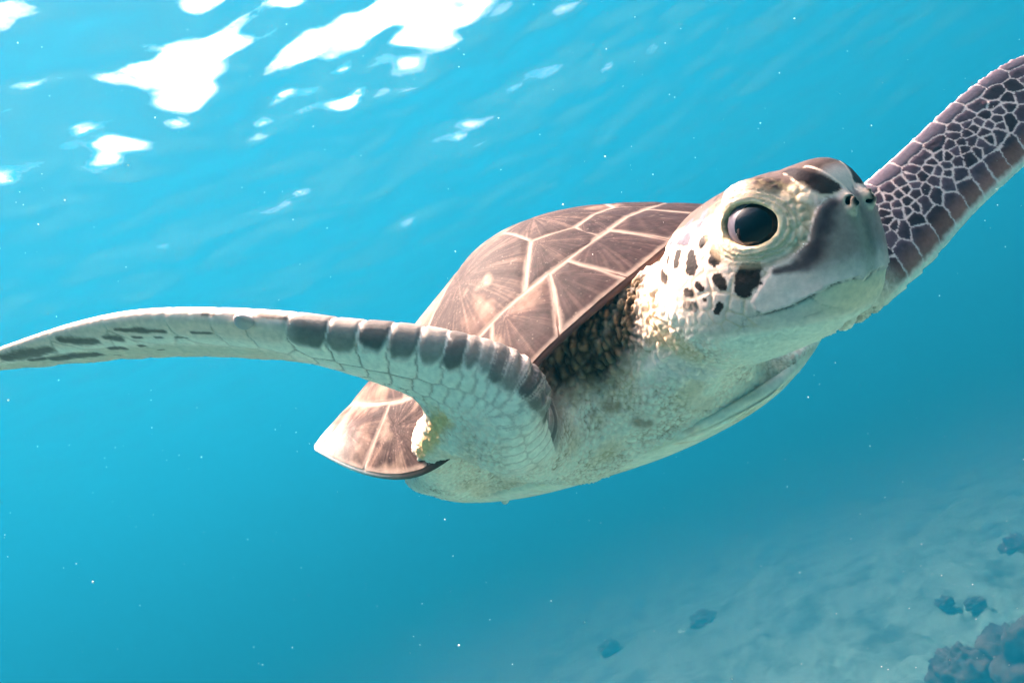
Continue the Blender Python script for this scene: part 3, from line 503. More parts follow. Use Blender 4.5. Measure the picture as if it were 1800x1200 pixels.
# ---- head
hs, hid_ = [], []
for i, L in enumerate(ST['seeds']):
    for p in L: hs.append(p); hid_.append(i)
hs = np.array(hs); 
eh, ih = on2(headw > 0, lambda m: seeds_edge((fold + warp * .25)[m], hs, hid_))
cheek = sstep(.026, .012, q[:, 0] + .0 * q[:, 2]) * (1 - sstep(.030, .036, q[:, 2]))
ex, ey, en, _er = eye_coords(q); ek = eye_k(ex, ey)
eyew = sstep(2.6, 1.9, ek) * (en > -.004)
mouth = stroke(fold, ST['lines']['mouth']); beakl = stroke(fold, ST['lines']['beak'])
hc = np.empty((nv, 3)); hc[:] = lin(204, 196, 190)
blend(hc, lin(236, 222, 196), sstep(-.008, -.034, q[:, 0]) * sstep(-.012, .004, q[:, 2]) * .55)
# horny beak: in front of its rear edge
bl = np.array(ST['lines']['beak']); o_ = np.argsort(bl[:, 2]); xb = np.interp(fold[:, 2], bl[o_, 2], bl[o_, 0])
ml = np.array(ST['lines']['mouth']); o2 = np.argsort(ml[:, 0]); zm = np.interp(q[:, 0], ml[o2, 0], ml[o2, 2])
inbeak = sstep(-.0008, .0012, q[:, 0] - xb) * sstep(-.0006, .0008, q[:, 2] - zm) * sstep(.020, .016, fold[:, 2])
front = sstep(.026, .046, q[:, 0])
bc = np.empty((nv, 3)); bc[:] = lin(212, 202, 200); blend(bc, lin(152, 136, 134), front * sstep(-.018, -.004, q[:, 2])); blend(bc, lin(196, 150, 140), sstep(.003, .017, q[:, 1]) * front * .7)
blend(bc, lin(150, 152, 140), sstep(.008, .0, np.abs(q[:, 1] + .004)) * front * .6)
hc = hc * (1 - inbeak[:, None]) + bc * inbeak[:, None]
beak_noise = fbm(fold * 130, 111)  # noise that breaks up the dark beak bands
for i_, L in enumerate(ST['blot']['beakdark']):
    L = np.array(L)
    if i_ == 1: L = L * [1, 0, 1, 1.1]
    s_ = stroke(fold if i_ != 1 else q * [1, .9, 1], L); blend(hc, lin(*[(52, 42, 54), (92, 92, 88), (84, 70, 80)][i_]), [.9, .5, .6][i_] * sstep(2.1, .15, s_ + .8 * beak_noise + .3 * mid))
# crown plates
crown = sstep(.0290, .0335, q[:, 2] + .004 * sstep(.02, .05, q[:, 0])) * sstep(.0515, .047, q[:, 0])
blend(hc, lin(38, 25, 22), crown * .93)
for L in ST['blot']['crown']:
    s_ = stroke(fold, L); blend(hc, lin(20, 14, 18), .95 * sstep(1.65, 1.0, s_ + .2 * mid))
# pale skin in front of and above the eye
pre = sstep(1.6, .7, stroke(P, ST['soft']['preoc']) * 1.0) * (1 - inbeak); blend(hc, lin(212, 204, 182), pre * .8)
e4 = on(headw > 0, lambda m: cells((fold[m] + warp[m] * .5) / .0058, 140)[0])
skinny = np.maximum(pre, eyew * sstep(1.9, 2.2, ek)) * (1 - inbeak)
blend(hc, lin(128, 126, 96), skinny * (1 - sstep(.03, .13, e4)) * .7)
speck = on(headw > 0, lambda m: fbm(fold[m] * 560, 151, 3))
for k in ('black', 'slate', 'spots'):
    col = {'black': lin(8, 7, 11), 'slate': lin(74, 76, 92), 'spots': lin(30, 26, 30)}[k]
    for L in ST['blot'][k]:
        if L:
            s_ = stroke(fold, L); blend(hc, col, .97 * sstep(1.42, 1.16, s_ + .42 * speck))
scl = headw * (1 - inbeak) * (1 - eyew) * (1 - crown) * sstep(.030, .020, q[:, 0]) * (1 - throat)
ln = 1 - sstep(.0002, .0008, eh)
blend(hc, lin(196, 180, 160), ln * scl * .8)
for k, c, a in (('pref', lin(228, 214, 200), .95), ('preflow', lin(214, 206, 190), .8), ('jaw1', lin(150, 150, 150), .7), ('jaw2', lin(165, 158, 155), .7), ('jaw3', lin(168, 165, 160), .6), ('postoc', lin(196, 170, 104), .7), ('beak', lin(224, 216, 214), .6)):
    s_ = stroke(fold, ST['lines'][k]); blend(hc, c, a * sstep(1.3, .6, s_))
low = sstep(.0004, -.0016, q[:, 2] - zm) * sstep(-.01, .01, q[:, 0]); blend(hc, lin(226, 216, 188), low * front * .7)
blend(hc, lin(70, 60, 66), .85 * sstep(1.25, .35, mouth))
# lids
lid = sstep(1.85, 1.55, ek) * (en > 0)
lc2 = np.empty((nv, 3)); lc2[:] = lin(214, 202, 184); blend(lc2, lin(150, 146, 110), (.5 + .5 * np.sin(ek * 30 + 6 * big + 3 * mid)) * sstep(1.12, 1.3, ek) * .55)
blend(lc2, lin(236, 218, 160), sstep(1.18, 1.05, ek) * .5)
blend(hc, lin(150, 140, 118), sstep(1.7, 1.8, ek) * sstep(2.0, 1.85, ek) * (en > 0) * .6)
hc = hc * (1 - lid[:, None]) + lc2 * lid[:, None]
nostr = np.linalg.norm((fold - NOSTRIL) / [1.6, .8, 1.25], axis=1); blend(hc, lin(208, 196, 180), sstep(.0056, .0044, nostr) * .7); blend(hc, lin(16, 12, 14), sstep(.0038, .0029, nostr))
tw = headw * (1 - throat * sstep(.050, .040, q[:, 0]))
w = tw[:, None]; C = C * (1 - w) + hc * w
D += headw * (scl * .00035 * (sstep(.0, .0012, eh) - 1) - .0020 * sstep(1.4, .2, mouth) + .0006 * inbeak * sstep(.006, .0, q[:, 2] - zm) + .0006 * inbeak)
for k in ('jaw1', 'jaw2', 'jaw3', 'postoc'): D -= headw * .0007 * sstep(1.3, .3, stroke(fold, ST['lines'][k]))
D += headw * lid * (.0005 * np.sin(ek * 30 + 6 * big + 3 * mid) * sstep(1.12, 1.25, ek)) + headw * skinny * .0006 * (sstep(.02, .16, e4) - .7)
D += headw * throat * .0006 * (sstep(0., .25, e2) - .6)
D += .00012 * fine
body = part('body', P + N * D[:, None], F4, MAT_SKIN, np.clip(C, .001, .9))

# ------------------------------------------------------------------ eyes
def sphere_patch(ax, half, r, n=28, m=48):
    ax = nrm(ax); t = nrm(np.cross(ax, [.3, .2, 1.])); b = np.cross(ax, t)
    th, ph = np.meshgrid(np.linspace(0, half, n), np.linspace(0, 2 * math.pi, m, endpoint=False))
    th, ph = th.ravel()[:, None], ph.ravel()[:, None]
    return r * (np.cos(th) * ax + np.sin(th) * (np.cos(ph) * t + np.sin(ph) * b)), grid(m, n, True)
def grid(n, m, wrap):
    i, j = np.meshgrid(np.arange(n if wrap else n - 1), np.arange(m - 1), indexing='ij'); i2 = (i + 1) % n
    return np.stack([i * m + j, i2 * m + j, i2 * m + j + 1, i * m + j + 1], -1).reshape(-1, 4)
def gloss(name, col, col2, sc_):
    m = plain_material(name, col, .03, .3); r = [n for n in m.node_tree.nodes if n.type == 'VALTORGB'][0]
    r.color_ramp.elements[0].color = (*col, 1); r.color_ramp.elements[1].color = (*col2, 1)
    [n for n in m.node_tree.nodes if n.type == 'TEX_NOISE'][0].inputs['Scale'].default_value = sc_
    return m
M_SCL = gloss('eye white', tuple(lin(66, 60, 70)), tuple(lin(104, 96, 104)), 260.); M_IRIS = gloss('iris', tuple(lin(5, 5, 9)), tuple(lin(10, 10, 16)), 300.); M_PUP = gloss('pupil', (.002, .002, .003), (.004, .004, .005), 100.)
for side in (-1, 1):
    flip = np.array([1, -side * -1 if side < 0 else -1, 1]) if side > 0 else np.array([1, 1, 1])
    def ep(ax, half, r):
        v, qd = sphere_patch(ax, half, r); v = (v + EYE_C) * flip
        return HEAD.out(v), (qd if side < 0 else qd[:, ::-1])
    v, qd = ep(EYE_N, 1.9, EYE_R); eye = part('eye', v, qd, M_SCL)
    g = nrm(EYE_N + EYE_X * .34 - EYE_Y * .12)
    v, qd = ep(g, .74, EYE_R + .00025); part('iris', v, qd, M_IRIS, parent=eye)
    v, qd = ep(g, .30, EYE_R + .0005); part('pupil', v, qd, M_PUP, parent=eye)

# ------------------------------------------------------------------ claw on the leading edge of each front flipper
def claw(c, d, up, r, L):
    d = nrm(d); u = nrm(np.cross(d, up)); w_ = np.cross(u, d); rows, n = [], 14
    for k in range(9):
        t = k / 8; rad = r * math.sqrt(max(0., 1 - t**2)) + 1e-5
        a = np.linspace(0, 2 * math.pi, n, endpoint=False)[:, None]
        rows.append(c + d * (L * t) + up * (.25 * L * t * t) + rad * (np.cos(a) * u * 1.5 + np.sin(a) * w_))
    V_ = np.stack(rows, 1).reshape(-1, 3); return V_, grid(n, 9, True)
M_CLAW = plain_material('claw horn', tuple(lin(190, 168, 160)), .4, .4)
c = np.array(CLAW_R); v, qd = claw(c, np.array([-.35, .25, .9]), np.array([0, 1., 0]), .0038, .0065); part('claw', v, qd[:, ::-1], M_CLAW)

# ------------------------------------------------------------------ carapace: base shell with rim, then every scute on it
prof = [(t, 0.) for t in np.linspace(0, .97, 44)] + [(.985, -.0003), (.996, -.0013), (1.0, -.0028), (.995, -.0044), (.978, -.0056), (.93, -.0072), (.86, -.011), (.74, -.02)]
pr_ = np.array(prof); ph = np.linspace(-math.pi, math.pi, 220, endpoint=False)
RR, PP = np.meshgrid(pr_[:, 0], ph); x, y = polar(RR.ravel(), PP.ravel())
z = dome(x, y) + np.tile(pr_[:, 1], len(ph)) - .0003
Vs = SHELL.out(np.column_stack([x, y, z])); bcol = np.empty((len(Vs), 3)); bcol[:] = lin(140, 120, 108)
blend(bcol, lin(84, 62, 56), sstep(.9, .97, RR.ravel()) * sstep(.0, .10, x)); blend(bcol, lin(232, 224, 214), sstep(.97, 1.0, RR.ravel()) * sstep(.06, -.02, x))
carapace = part('carapace', Vs, grid(len(ph), len(pr_), True), MAT_SCUTE, bcol)

def coons(c0, c1, d0, d1, n):
    """c0, c1: u curves at v=0,1 ; d0, d1: v curves at u=0,1 (functions of t in 0..1 giving plan points)"""
    t = np.linspace(.012, .988, n); U, W = np.meshgrid(t, t, indexing='ij'); U, W = U.ravel()[:, None], W.ravel()[:, None]
    u, w_ = U[:, 0], W[:, 0]; A = lambda f: np.array([f(v) for v in t])
    C_u0, C_u1, D_0, D_1 = np.repeat(A(c0), n, 0), np.repeat(A(c1), n, 0), np.tile(A(d0), (n, 1)), np.tile(A(d1), (n, 1))
    p00, p10, p01, p11 = [np.array(f) for f in (c0(0), c0(1), c1(0), c1(1))]
    S = (1 - W) * C_u0 + W * C_u1 + (1 - U) * D_0 + U * D_1 - ((1 - U) * (1 - W) * p00 + U * (1 - W) * p10 + (1 - U) * W * p01 + U * W * p11)
    return S, u, w_
def seg(*pts):
    pts = np.array(pts, float); L = np.concatenate([[0], np.cumsum(np.linalg.norm(np.diff(pts, axis=0), axis=1))]); L /= L[-1]
    return lambda t: np.array([np.interp(t, L, pts[:, 0]), np.interp(t, L, pts[:, 1])])
def arc(rho, a, b): return lambda t: np.array(polar(rho, math.radians(a + (b - a) * t)))
kscute = [0]
def st_f(x, y, k): return fbm(np.column_stack([x * 190, y * 190, np.full_like(x, k)]), 410, 3)
def scute(name, S, u, v, n, lift=.0007, under=None, marginal=False):
    """S plan points of an n x n patch; relief rises from the seams, colours streak out from the growth centre"""
    k = kscute[0]; kscute[0] += 1
    x, y = S[:, 0], S[:, 1]
    e = np.minimum(np.minimum(u, 1 - u), np.minimum(v, 1 - v))
    ed = np.minimum(np.minimum(u, 1 - u) * np.linalg.norm(S.reshape(n, n, 2)[-1, n // 2] - S.reshape(n, n, 2)[0, n // 2]), np.minimum(v, 1 - v) * np.linalg.norm(S.reshape(n, n, 2)[n // 2, -1] - S.reshape(n, n, 2)[n // 2, 0]))
    wob = fbm(np.column_stack([x, y, x * 0 + k]) * 55, 200 + k)
    edw = ed + .0012 * wob
    z = dome(x, y) + lift * sstep(0., .010, ed) - .00045 * (1 - sstep(0., .0016, ed)) + .0004 * wob + .0002 * st_f(x, y, k)
    P_ = np.column_stack([x, y, z])
    ctr = S.reshape(n, n, 2)[n // 2, n // 2] + np.array([-.02, 0]) if not marginal else S.reshape(n, n, 2)[n // 2, n // 3] + np.array([-.02, 0])
    dx, dy = x - ctr[0], y - ctr[1]; an = np.arctan2(dy, dx); rad = np.hypot(dx, dy)
    st = fbm(np.column_stack([an * 7, rad * 14, np.full_like(x, k * 3.1)]), 300 + k, 4); st2 = fbm(np.column_stack([an * 34, rad * 26, np.full_like(x, k * 7.7)]), 340 + k, 4)
    patch = fbm(np.column_stack([x * 26, y * 26, np.full_like(x, k)]), 380, 4); sp = fbm(np.column_stack([x * 300, y * 300, np.full_like(x, k)]), 390, 2)
    tone = st * .75 + st2 * .8
    col = np.empty((len(x), 3)); col[:] = lin(58, 44, 41)
    blend(col, lin(40, 25, 24), sstep(-.05, -.5, tone)); blend(col, lin(92, 73, 66), sstep(.05, .5, tone)); blend(col, lin(80, 54, 51), sstep(.1, .6, patch) * .5)
    cream_w = sstep(.02, .55, patch + .75 * sstep(.10, -.10, x) + .25 * sstep(.0, .09, dome(x, y)) - .30 + .25 * st)  # cream patches, more of them towards the rear and the top
    blend(col, lin(140, 112, 96), cream_w * .7)
    fw = sstep(.115, .165, x); blend(col, lin(40, 26, 28), fw * .6)
    blend(col, lin(158, 134, 118), sstep(.22, .5, fbm(np.column_stack([x * 40, y * 40, np.full_like(x, k + .5)]), 395, 4)) * .45 * (1 - fw))
    if marginal:
        rho = rho_of(x, y); rear = sstep(.02, -.08, x)
        blend(col, lin(206, 194, 186), sstep(.86 + .05 * wob, .95, rho + .0) * rear); blend(col, lin(140, 90, 82), rear * .4 * (1 - sstep(.88, .95, rho)))
    blend(col, lin(160, 140, 128), (1 - sstep(.0, .0036, edw + .0010 * sp)) * .72)
    col = col * (1 + .40 * sp[:, None]); blend(col, lin(170, 152, 138), sstep(.55, .75, fbm(np.column_stack([x * 700, y * 700, np.full_like(x, k)]), 397, 2)) * .25)
    i = np.arange(n * n).reshape(n, n); Qd = np.stack([i[:-1, :-1], i[1:, :-1], i[1:, 1:], i[:-1, 1:]], -1).reshape(-1, 4)
    Pw = SHELL.out(P_)
    nv_ = np.cross(Pw[Qd[0, 1]] - Pw[Qd[0, 0]], Pw[Qd[0, 3]] - Pw[Qd[0, 0]])
    if nv_ @ SHELL.A[2] < 0: Qd = Qd[:, ::-1]
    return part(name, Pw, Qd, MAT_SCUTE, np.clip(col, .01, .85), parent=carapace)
RM = .80
inner_c = [[(.150, .045), (.138, .026), (.115, .050)], [(.115, .050), (.07, .024), (.03, .050)], [(.03, .050), (-.015, .024), (-.06, .048)], [(-.06, .048), (-.1, .022), (-.14, .040)]]
outer_a = [13, 37, 78, 115, 158]
for sd in (-1, 1):
    for k in range(4):
        pin = [(a, sd * b) for a, b in inner_c[k]]
        if k == 0: pin[0] = tuple(polar(RM, math.radians(sd * 13)))
        A0, A1 = sd * outer_a[k], sd * outer_a[k + 1]
        o0, o1 = polar(RM, math.radians(A0)), polar(RM, math.radians(A1))
        if k == 0: o0 = polar(RM, math.radians(sd * 16)); A0 = sd * 16
        S, u, v = coons(seg(pin[0], o0), seg(pin[-1], o1), seg(*pin), arc(RM, A0, A1), 100)
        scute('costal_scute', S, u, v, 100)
vx = [None, (.138, .026), (.07, .024), (-.015, .024), (-.1, .022), None]
vap = [None, (.115, .050), (.03, .050), (-.06, .048), None]
for k in range(5):
    f = polar(RM, math.radians(13)) if k == 0 else vx[k]; r_ = vx[k + 1] if k < 4 else polar(RM, math.radians(158))
    midp = {0: ((f[0] + r_[0]) / 2, (f[1] + r_[1]) / 2 + .004), 4: (-.14, .040)}.get(k) or vap[k]
    Lc = seg(f, midp, r_); Rc = seg((f[0], -f[1]), (midp[0], -midp[1]), (r_[0], -r_[1]))
    fr_ = arc(RM, 13, -13) if k == 0 else seg(f, (f[0], -f[1])); bk = arc(RM, 158, 202) if k == 4 else seg(r_, (r_[0], -r_[1]))
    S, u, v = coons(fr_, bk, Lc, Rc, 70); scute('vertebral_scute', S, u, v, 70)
mb = [(9, 8), (25, 22), (30, 38), (47, 54), (65, 70), (83, 86), (100, 103), (117, 121), (128, 134), (139, 147), (153, 160), (180, 180)]
S, u, v = coons(lambda t: np.array(polar(RM + (.997 - RM) * t, math.radians(9 - t))), lambda t: np.array(polar(RM + (.997 - RM) * t, math.radians(-9 + t))), arc(RM, 9, -9), arc(.997, 8, -8), 26)
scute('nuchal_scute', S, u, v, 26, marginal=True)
for sd in (-1, 1):
    for (a0, b0), (a1, b1) in zip(mb[:-1], mb[1:]):
        f0 = lambda t, a=a0, b=b0: np.array(polar(RM + (.997 - RM) * t, math.radians(sd * (a + (b - a) * t))))
        f1 = lambda t, a=a1, b=b1: np.array(polar(RM + (.997 - RM) * t, math.radians(sd * (a + (b - a) * t))))
        S, u, v = coons(f0, f1, arc(RM, sd * a0, sd * a1), arc(.997, sd * b0, sd * b1), 64)
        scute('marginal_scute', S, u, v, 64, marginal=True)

# ------------------------------------------------------------------ plastron (belly plate) and its scutes
PO = np.array([(.222, 0), (.213, .05), (.165, .09), (.085, .115), (0, .128), (-.1, .12), (-.17, .07), (-.2, .02), (-.203, 0)])
c_ = catmull(PO, 200); f_ = np.vstack([c_, (c_ * [1, -1])[::-1][1:]]); pa = np.arctan2(f_[:, 1], f_[:, 0]); prr = np.hypot(f_[:, 0], f_[:, 1]); po = np.argsort(pa)
def p_out(phi): return np.interp(phi, pa[po], prr[po], period=2 * math.pi)
def p_z(x, y):
    r = np.hypot(x, y) / p_out(np.arctan2(y, x))
    return -.113 + .030 * np.clip(r, 0, 1)**3.5 - .115 * x + .6 * np.minimum(x, 0)**2
rr_ = np.concatenate([np.linspace(0, .985, 44), [.995, 1.0, 1.0, .98, .9, .7]]); zz_ = np.concatenate([np.zeros(44), [.0004, .002, .006, .009, .012, .016]])
RR, PP = np.meshgrid(rr_, np.linspace(-math.pi, math.pi, 180, endpoint=False)); rad = p_out(PP) * RR; x, y = (rad * np.cos(PP)).ravel(), (rad * np.sin(PP)).ravel()
z = p_z(x, y) + np.tile(zz_, 180) + .0008
def belly_col(x, y, k=0):
    c = np.empty((len(x), 3)); c[:] = lin(242, 235, 220); p3 = np.column_stack([x, y, np.full_like(x, k)])
    blend(c, lin(214, 196, 150), sstep(.1, .55, fbm(p3 * 22, 500, 4)) * .55); blend(c, lin(170, 134, 90), sstep(.42, .62, fbm(p3 * 60, 510, 4)) * .6); blend(c, lin(236, 226, 222), sstep(.0, .5, fbm(p3 * 30, 520, 3)) * .5)
    blend(c, lin(140, 112, 76), sstep(.52, .66, fbm(p3 * [160, 50, 100], 530, 3)) * .6)
    return c
bcol = belly_col(x, y, 9); blend(bcol, lin(190, 166, 130), .35 * (RR.ravel() < .9))
gq = grid(180, len(rr_), True)
plastron = part('plastron', SHELL.out(np.column_stack([x, y, z])), gq[:, ::-1], MAT_BELLY, bcol)
v, qd = claw(np.array([-.0060, -.1365, -.570]), np.array([-.1, -1., .1]), np.array([0., 0., 1.]), .0026, .0050); part('barnacle', v, qd[:, ::-1], plain_material('barnacle shell', tuple(lin(220, 214, 204)), .6, .1), parent=plastron)
px_ = [.216, .176, .118, .040, -.045, -.12, -.192]
_yph = np.linspace(0, math.pi, 721); _ypx = -(p_out(_yph) * np.cos(_yph)); _ypy = p_out(_yph) * np.sin(_yph)
def yp(xv): return float(np.interp(-xv, _ypx, _ypy))
for sd in (-1, 1):
    for k, (a, b) in enumerate(zip(px_[:-1], px_[1:])):
        sl0, sl1 = (.016 if k in (1, 2) else .0), (.016 if k in (0, 1) else .0)
        xs = lambda t, a=a, s=sl0: a - s * t; xe = lambda t, b=b, s=sl1: b - s * t
        c0 = lambda t: np.array([xs(t), sd * t * yp(xs(1)) * .99]); c1 = lambda t: np.array([xe(t), sd * t * yp(xe(1)) * .99])
        d0 = lambda t: np.array([a + (b - a) * t, 0.]); d1 = lambda t: np.array([xs(1) + (xe(1) - xs(1)) * t, sd * .99 * yp(xs(1) + (xe(1) - xs(1)) * t)])
        n = 30; S, u, v = coons(c0, c1, d0, d1, n); x, y = S[:, 0], S[:, 1]
        e = np.minimum(u * .1, np.minimum(v, 1 - v) * abs(a - b))
        z = p_z(x, y) + .0008 - .0018 * sstep(0, .004, e) * sstep(1.0, .94, u) + .0004 * (1 - sstep(0, .0015, e))
        col = belly_col(x, y, k); blend(col, lin(196, 164, 124), (1 - sstep(.0003, .0015, e + .0004 * fbm(np.column_stack([x, y, x * 0]) * 90, 540))) * .55)
        i = np.arange(n * n).reshape(n, n); Qd = np.stack([i[:-1, :-1], i[1:, :-1], i[1:, 1:], i[:-1, 1:]], -1).reshape(-1, 4)
        Pw = SHELL.out(np.column_stack([x, y, z])); nn_ = np.cross(Pw[Qd[0, 1]] - Pw[Qd[0, 0]], Pw[Qd[0, 3]] - Pw[Qd[0, 0]])
        if nn_ @ SHELL.A[2] > 0: Qd = Qd[:, ::-1]
        part('belly_scute', Pw, Qd, MAT_BELLY, np.clip(col, .01, .85), parent=plastron)
# ------------------------------------------------------------------ the sea: surface, floor, water body, drifting specks
SURF_Z = 5.05 
def nodes_of(m): return m.node_tree.nodes, m.node_tree.links
def put_obj(name, me, mat, kind=None, label=None, cat=None, group=None):
    me.materials.append(mat); o = bpy.data.objects.new(name, me); sc.collection.objects.link(o)
    if kind: o['kind'] = kind
    if label: o['label'] = label
    if cat: o['category'] = cat
    if group: o['group'] = group
    return o
def big_obj(*a, **k):
    o = put_obj(*a, **k); o.scale = (SEA, SEA, SEA); return o
def gridq(n, m):
    i = np.arange(n * m).reshape(n, m); return np.stack([i[:-1, :-1], i[1:, :-1], i[1:, 1:], i[:-1, 1:]], -1).reshape(-1, 4)
# surface: a rippled sheet, fine near the camera, coarse far out
def stretch(n, near, far):
    t = np.linspace(-1, 1, n); return np.sign(t) * (near * np.abs(t) + (far - near) * np.abs(t)**5)
gx = stretch(560, 9., 34.); X, Y = np.meshgrid(gx, gx + 2.0, indexing='ij'); Zw = np.zeros_like(X)
wr_ = np.random.default_rng(WAVE_SEED)
for i in range(46):
    lam = WAVE_L * (.09 / WAVE_L)**(i / 45); k = 2 * math.pi / lam; th = math.radians(WAVE_DIR) + wr_.normal() * .55
    amp = lam * .0085 * WAVE_AMP * (1. if lam > .35 else .75); Zw += amp * np.sin(k * (X * math.cos(th) + Y * math.sin(th)) + wr_.uniform(0, 6.28) + .6 * np.sin(X * .7 + i) )
Zw *= np.clip(1.15 - np.hypot(X, Y) / 30, .1, 1)
m = bpy.data.materials.new('water surface'); m.use_nodes = True; nd_, lk = nodes_of(m); nd_.clear()
outn = nd_.new('ShaderNodeOutputMaterial'); gl = nd_.new('ShaderNodeBsdfGlass'); gl.inputs['IOR'].default_value = 1.333; gl.inputs['Roughness'].default_value = .03
tr = nd_.new('ShaderNodeBsdfTransparent'); mxs = nd_.new('ShaderNodeMixShader')
tcn = nd_.new('ShaderNodeTexCoord'); nz = nd_.new('ShaderNodeTexNoise'); nz.inputs['Scale'].default_value = 14; nz.inputs['Detail'].default_value = 4
bpn = nd_.new('ShaderNodeBump'); bpn.inputs['Distance'].default_value = .02; bpn.inputs['Strength'].default_value = .22
lk.new(tcn.outputs['Object'], nz.inputs['Vector']); lk.new(nz.outputs[0], bpn.inputs['Height']); lk.new(bpn.outputs[0], gl.inputs['Normal'])
lw = nd_.new('ShaderNodeLayerWeight'); mr_ = nd_.new('ShaderNodeMapRange'); mr_.interpolation_type = 'SMOOTHSTEP'      # Snell's window: clear overhead, mirror-like beyond about 48 degrees
for i_, v_ in ((1, .24), (2, .32), (3, WATER_GLASS[0]), (4, WATER_GLASS[1])): mr_.inputs[i_].default_value = v_
lk.new(bpn.outputs[0], lw.inputs['Normal']); lk.new(lw.outputs['Facing'], mr_.inputs[0]); lk.new(mr_.outputs[0], mxs.inputs[0])
lk.new(tr.outputs[0], mxs.inputs[1]); lk.new(gl.outputs[0], mxs.inputs[2]); lk.new(mxs.outputs[0], outn.inputs['Surface'])
big_obj('water_surface', mesh_np('water_surface', np.column_stack([X.ravel(), Y.ravel(), Zw.ravel() + SURF_Z]), gridq(*X.shape)), m, 'structure')
# sea floor
gx = stretch(420, 7., 36.); X, Y = np.meshgrid(gx + 3.0, gx + 3.5, indexing='ij')
p = np.column_stack([X.ravel(), Y.ravel(), np.zeros(X.size)])
rub = fbm(p * 1.1, 600, 4); rub2 = fbm(p * 4.5, 610, 3)
near = sstep(9., 3., np.hypot(p[:, 0] - 3.2, p[:, 1] - 3.0))
Zf = .16 * fbm(p * .35, 620, 3) + .13 * rub * (.4 + near) + .11 * np.abs(rub2) * (.3 + near) + .05 * fbm(p * 11, 630, 3) * near - .05
m = bpy.data.materials.new('sand and rubble'); m.use_nodes = True; nd_, lk = nodes_of(m); b = nd_['Principled BSDF']; b.inputs['Roughness'].default_value = .9
tcn = nd_.new('ShaderNodeTexCoord'); n1 = nd_.new('ShaderNodeTexNoise'); n1.inputs['Scale'].default_value = 2.2; n1.inputs['Detail'].default_value = 8; n1.inputs['Roughness'].default_value = .65
cr = nd_.new('ShaderNodeValToRGB'); cr.color_ramp.elements[0].position = .36; cr.color_ramp.elements[0].color = (.10, .29, .25, 1); cr.color_ramp.elements[1].position = .55; cr.color_ramp.elements[1].color = (.26, .66, .58, 1)
lk.new(tcn.outputs['Object'], n1.inputs['Vector']); lk.new(n1.outputs[0], cr.inputs[0]); lk.new(cr.outputs[0], b.inputs['Base Color'])
n2 = nd_.new('ShaderNodeTexNoise'); n2.inputs['Scale'].default_value = 30; n2.inputs['Detail'].default_value = 5; bpn = nd_.new('ShaderNodeBump'); bpn.inputs['Distance'].default_value = .03
lk.new(tcn.outputs['Object'], n2.inputs['Vector']); lk.new(n2.outputs[0], bpn.inputs['Height']); lk.new(bpn.outputs[0], b.inputs['Normal'])
big_obj('seabed', mesh_np('seabed', np.column_stack([X.ravel(), Y.ravel(), Zf]), gridq(*X.shape)), m, 'structure')
# rocks
def rock(seed, r, flat):
    bm_n, bm_m = 44, 76
    th, ph = np.meshgrid(np.linspace(0, math.pi, bm_n), np.linspace(0, 2 * math.pi, bm_m, endpoint=False))
    d = np.column_stack([(np.sin(th) * np.cos(ph)).ravel(), (np.sin(th) * np.sin(ph)).ravel(), np.cos(th).ravel()])
    rad = 1 + .55 * fbm(d * 1.2 + seed * 9.1, 700 + seed, 3) + .45 * fbm(d * 2.9 + seed, 710 + seed, 5) - .25 * np.abs(fbm(d * 6.5 + seed, 720 + seed, 3))
    v = d * (rad * r)[:, None] * [1, 1, flat]
    i, j = np.meshgrid(np.arange(bm_m), np.arange(bm_n - 1), indexing='ij'); i2 = (i + 1) % bm_m
    return v, np.stack([i * bm_n + j, i * bm_n + j + 1, i2 * bm_n + j + 1, i2 * bm_n + j], -1).reshape(-1, 4)
m = bpy.data.materials.new('rock'); m.use_nodes = True; nd_, lk = nodes_of(m); b = nd_['Principled BSDF']; b.inputs['Roughness'].default_value = .9
tcn = nd_.new('ShaderNodeTexCoord'); n1 = nd_.new('ShaderNodeTexNoise'); n1.inputs['Scale'].default_value = 6; n1.inputs['Detail'].default_value = 9; cr = nd_.new('ShaderNodeValToRGB')
cr.color_ramp.elements[0].position = .35; cr.color_ramp.elements[0].color = (.05, .055, .045, 1); cr.color_ramp.elements[1].position = .7; cr.color_ramp.elements[1].color = (.20, .18, .13, 1)
lk.new(tcn.outputs['Object'], n1.inputs['Vector']); lk.new(n1.outputs[0], cr.inputs[0]); lk.new(cr.outputs[0], b.inputs['Base Color'])
bpn = nd_.new('ShaderNodeBump'); bpn.inputs['Distance'].default_value = .05; lk.new(n1.outputs[0], bpn.inputs['Height']); lk.new(bpn.outputs[0], b.inputs['Normal'])
for k, (x, y, r, fl, lab) in enumerate(ROCKS):
    v, qd = rock(k, r, fl); o = put_obj('rock', mesh_np('rock', v, qd), m, None, lab, 'rock', 'rocks on the seabed')
    o.location = (x * SEA, y * SEA, r * fl * -.05 * SEA); o.scale = (SEA, SEA, SEA); o.rotation_euler = (0, 0, k * 1.3)
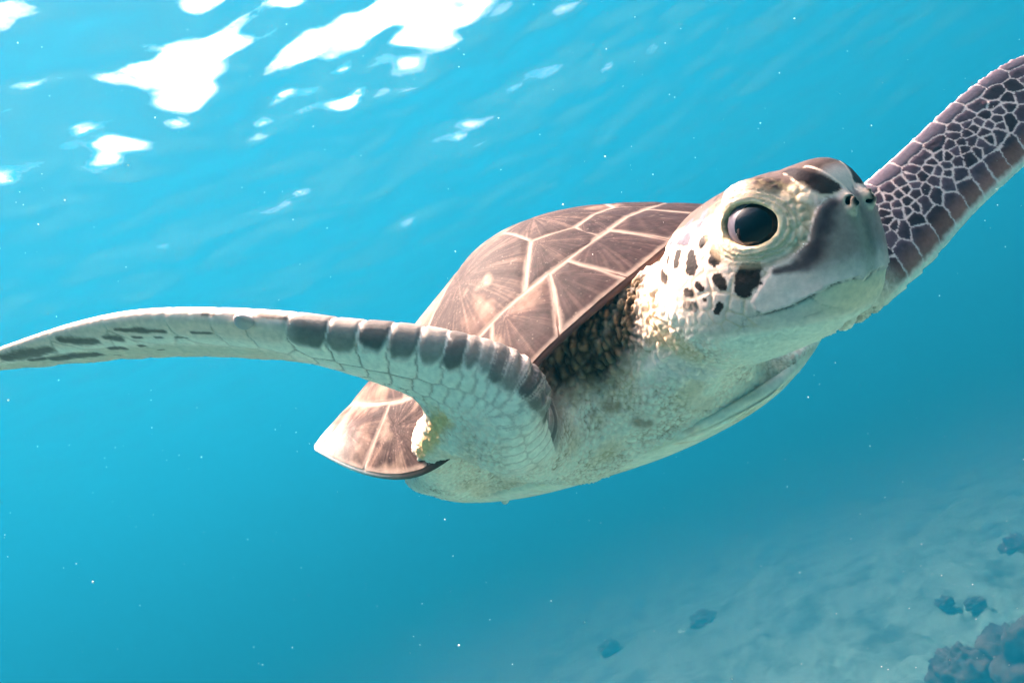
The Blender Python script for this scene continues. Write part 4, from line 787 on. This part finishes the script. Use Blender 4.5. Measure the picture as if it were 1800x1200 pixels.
# specks drifting in the water
prn = np.random.default_rng(3); n = 900
dep = .22 + 2.6 * prn.random(n)**1.4; uu = prn.uniform(-1.25, 1.25, n) * .78; vv = prn.uniform(-1.25, 1.25, n) * .52
ctr = np.column_stack([uu * dep, vv * dep, -dep]) @ RW.T + CAMPOS
keep_ = np.ones(n, bool)
rad = (.00022 + .00065 * prn.random(n)**4) * (.5 + dep * .55)
octv = np.array([(1, 0, 0), (-1, 0, 0), (0, 1, 0), (0, -1, 0), (0, 0, 1), (0, 0, -1)], float); octf = np.array([(0, 2, 4), (2, 1, 4), (1, 3, 4), (3, 0, 4), (2, 0, 5), (1, 2, 5), (3, 1, 5), (0, 3, 5)])
pv = (ctr[:, None] + octv[None] * (rad[:, None, None] * prn.uniform(.6, 1.3, (n, 1, 3)))).reshape(-1, 3); pf = (octf[None] + (np.arange(n) * 6)[:, None, None]).reshape(-1, 3)
put_obj('suspended_particles', mesh_np('suspended_particles', pv, pf), plain_material('drifting specks', (.8, .8, .76), .8, .1), 'stuff', 'tiny pale specks drifting in the clear water', 'particles')
# the water body itself
hx = np.array([(-32, -32, -1.4), (38, -32, -1.4), (38, 38, -1.4), (-32, 38, -1.4), (-32, -32, 5.7), (38, -32, 5.7), (38, 38, 5.7), (-32, 38, 5.7)], float)
hq = np.array([(3, 2, 1, 0), (4, 5, 6, 7), (0, 1, 5, 4), (1, 2, 6, 5), (2, 3, 7, 6), (3, 0, 4, 7)])
m = bpy.data.materials.new('sea water'); m.use_nodes = True; nd_, lk = nodes_of(m); nd_.clear(); outn = nd_.new('ShaderNodeOutputMaterial'); pvn = nd_.new('ShaderNodeVolumePrincipled')
pvn.inputs['Color'].default_value = (*HAZE_COL, 1); pvn.inputs['Density'].default_value = HAZE_DENS / SEA; pvn.inputs['Anisotropy'].default_value = HAZE_G; pvn.inputs['Absorption Color'].default_value = (*HAZE_ABS, 1)
lk.new(pvn.outputs[0], outn.inputs['Volume'])
big_obj('haze', mesh_np('haze', hx, hq), m, 'stuff', 'clear blue sea water fading everything far away', 'water')
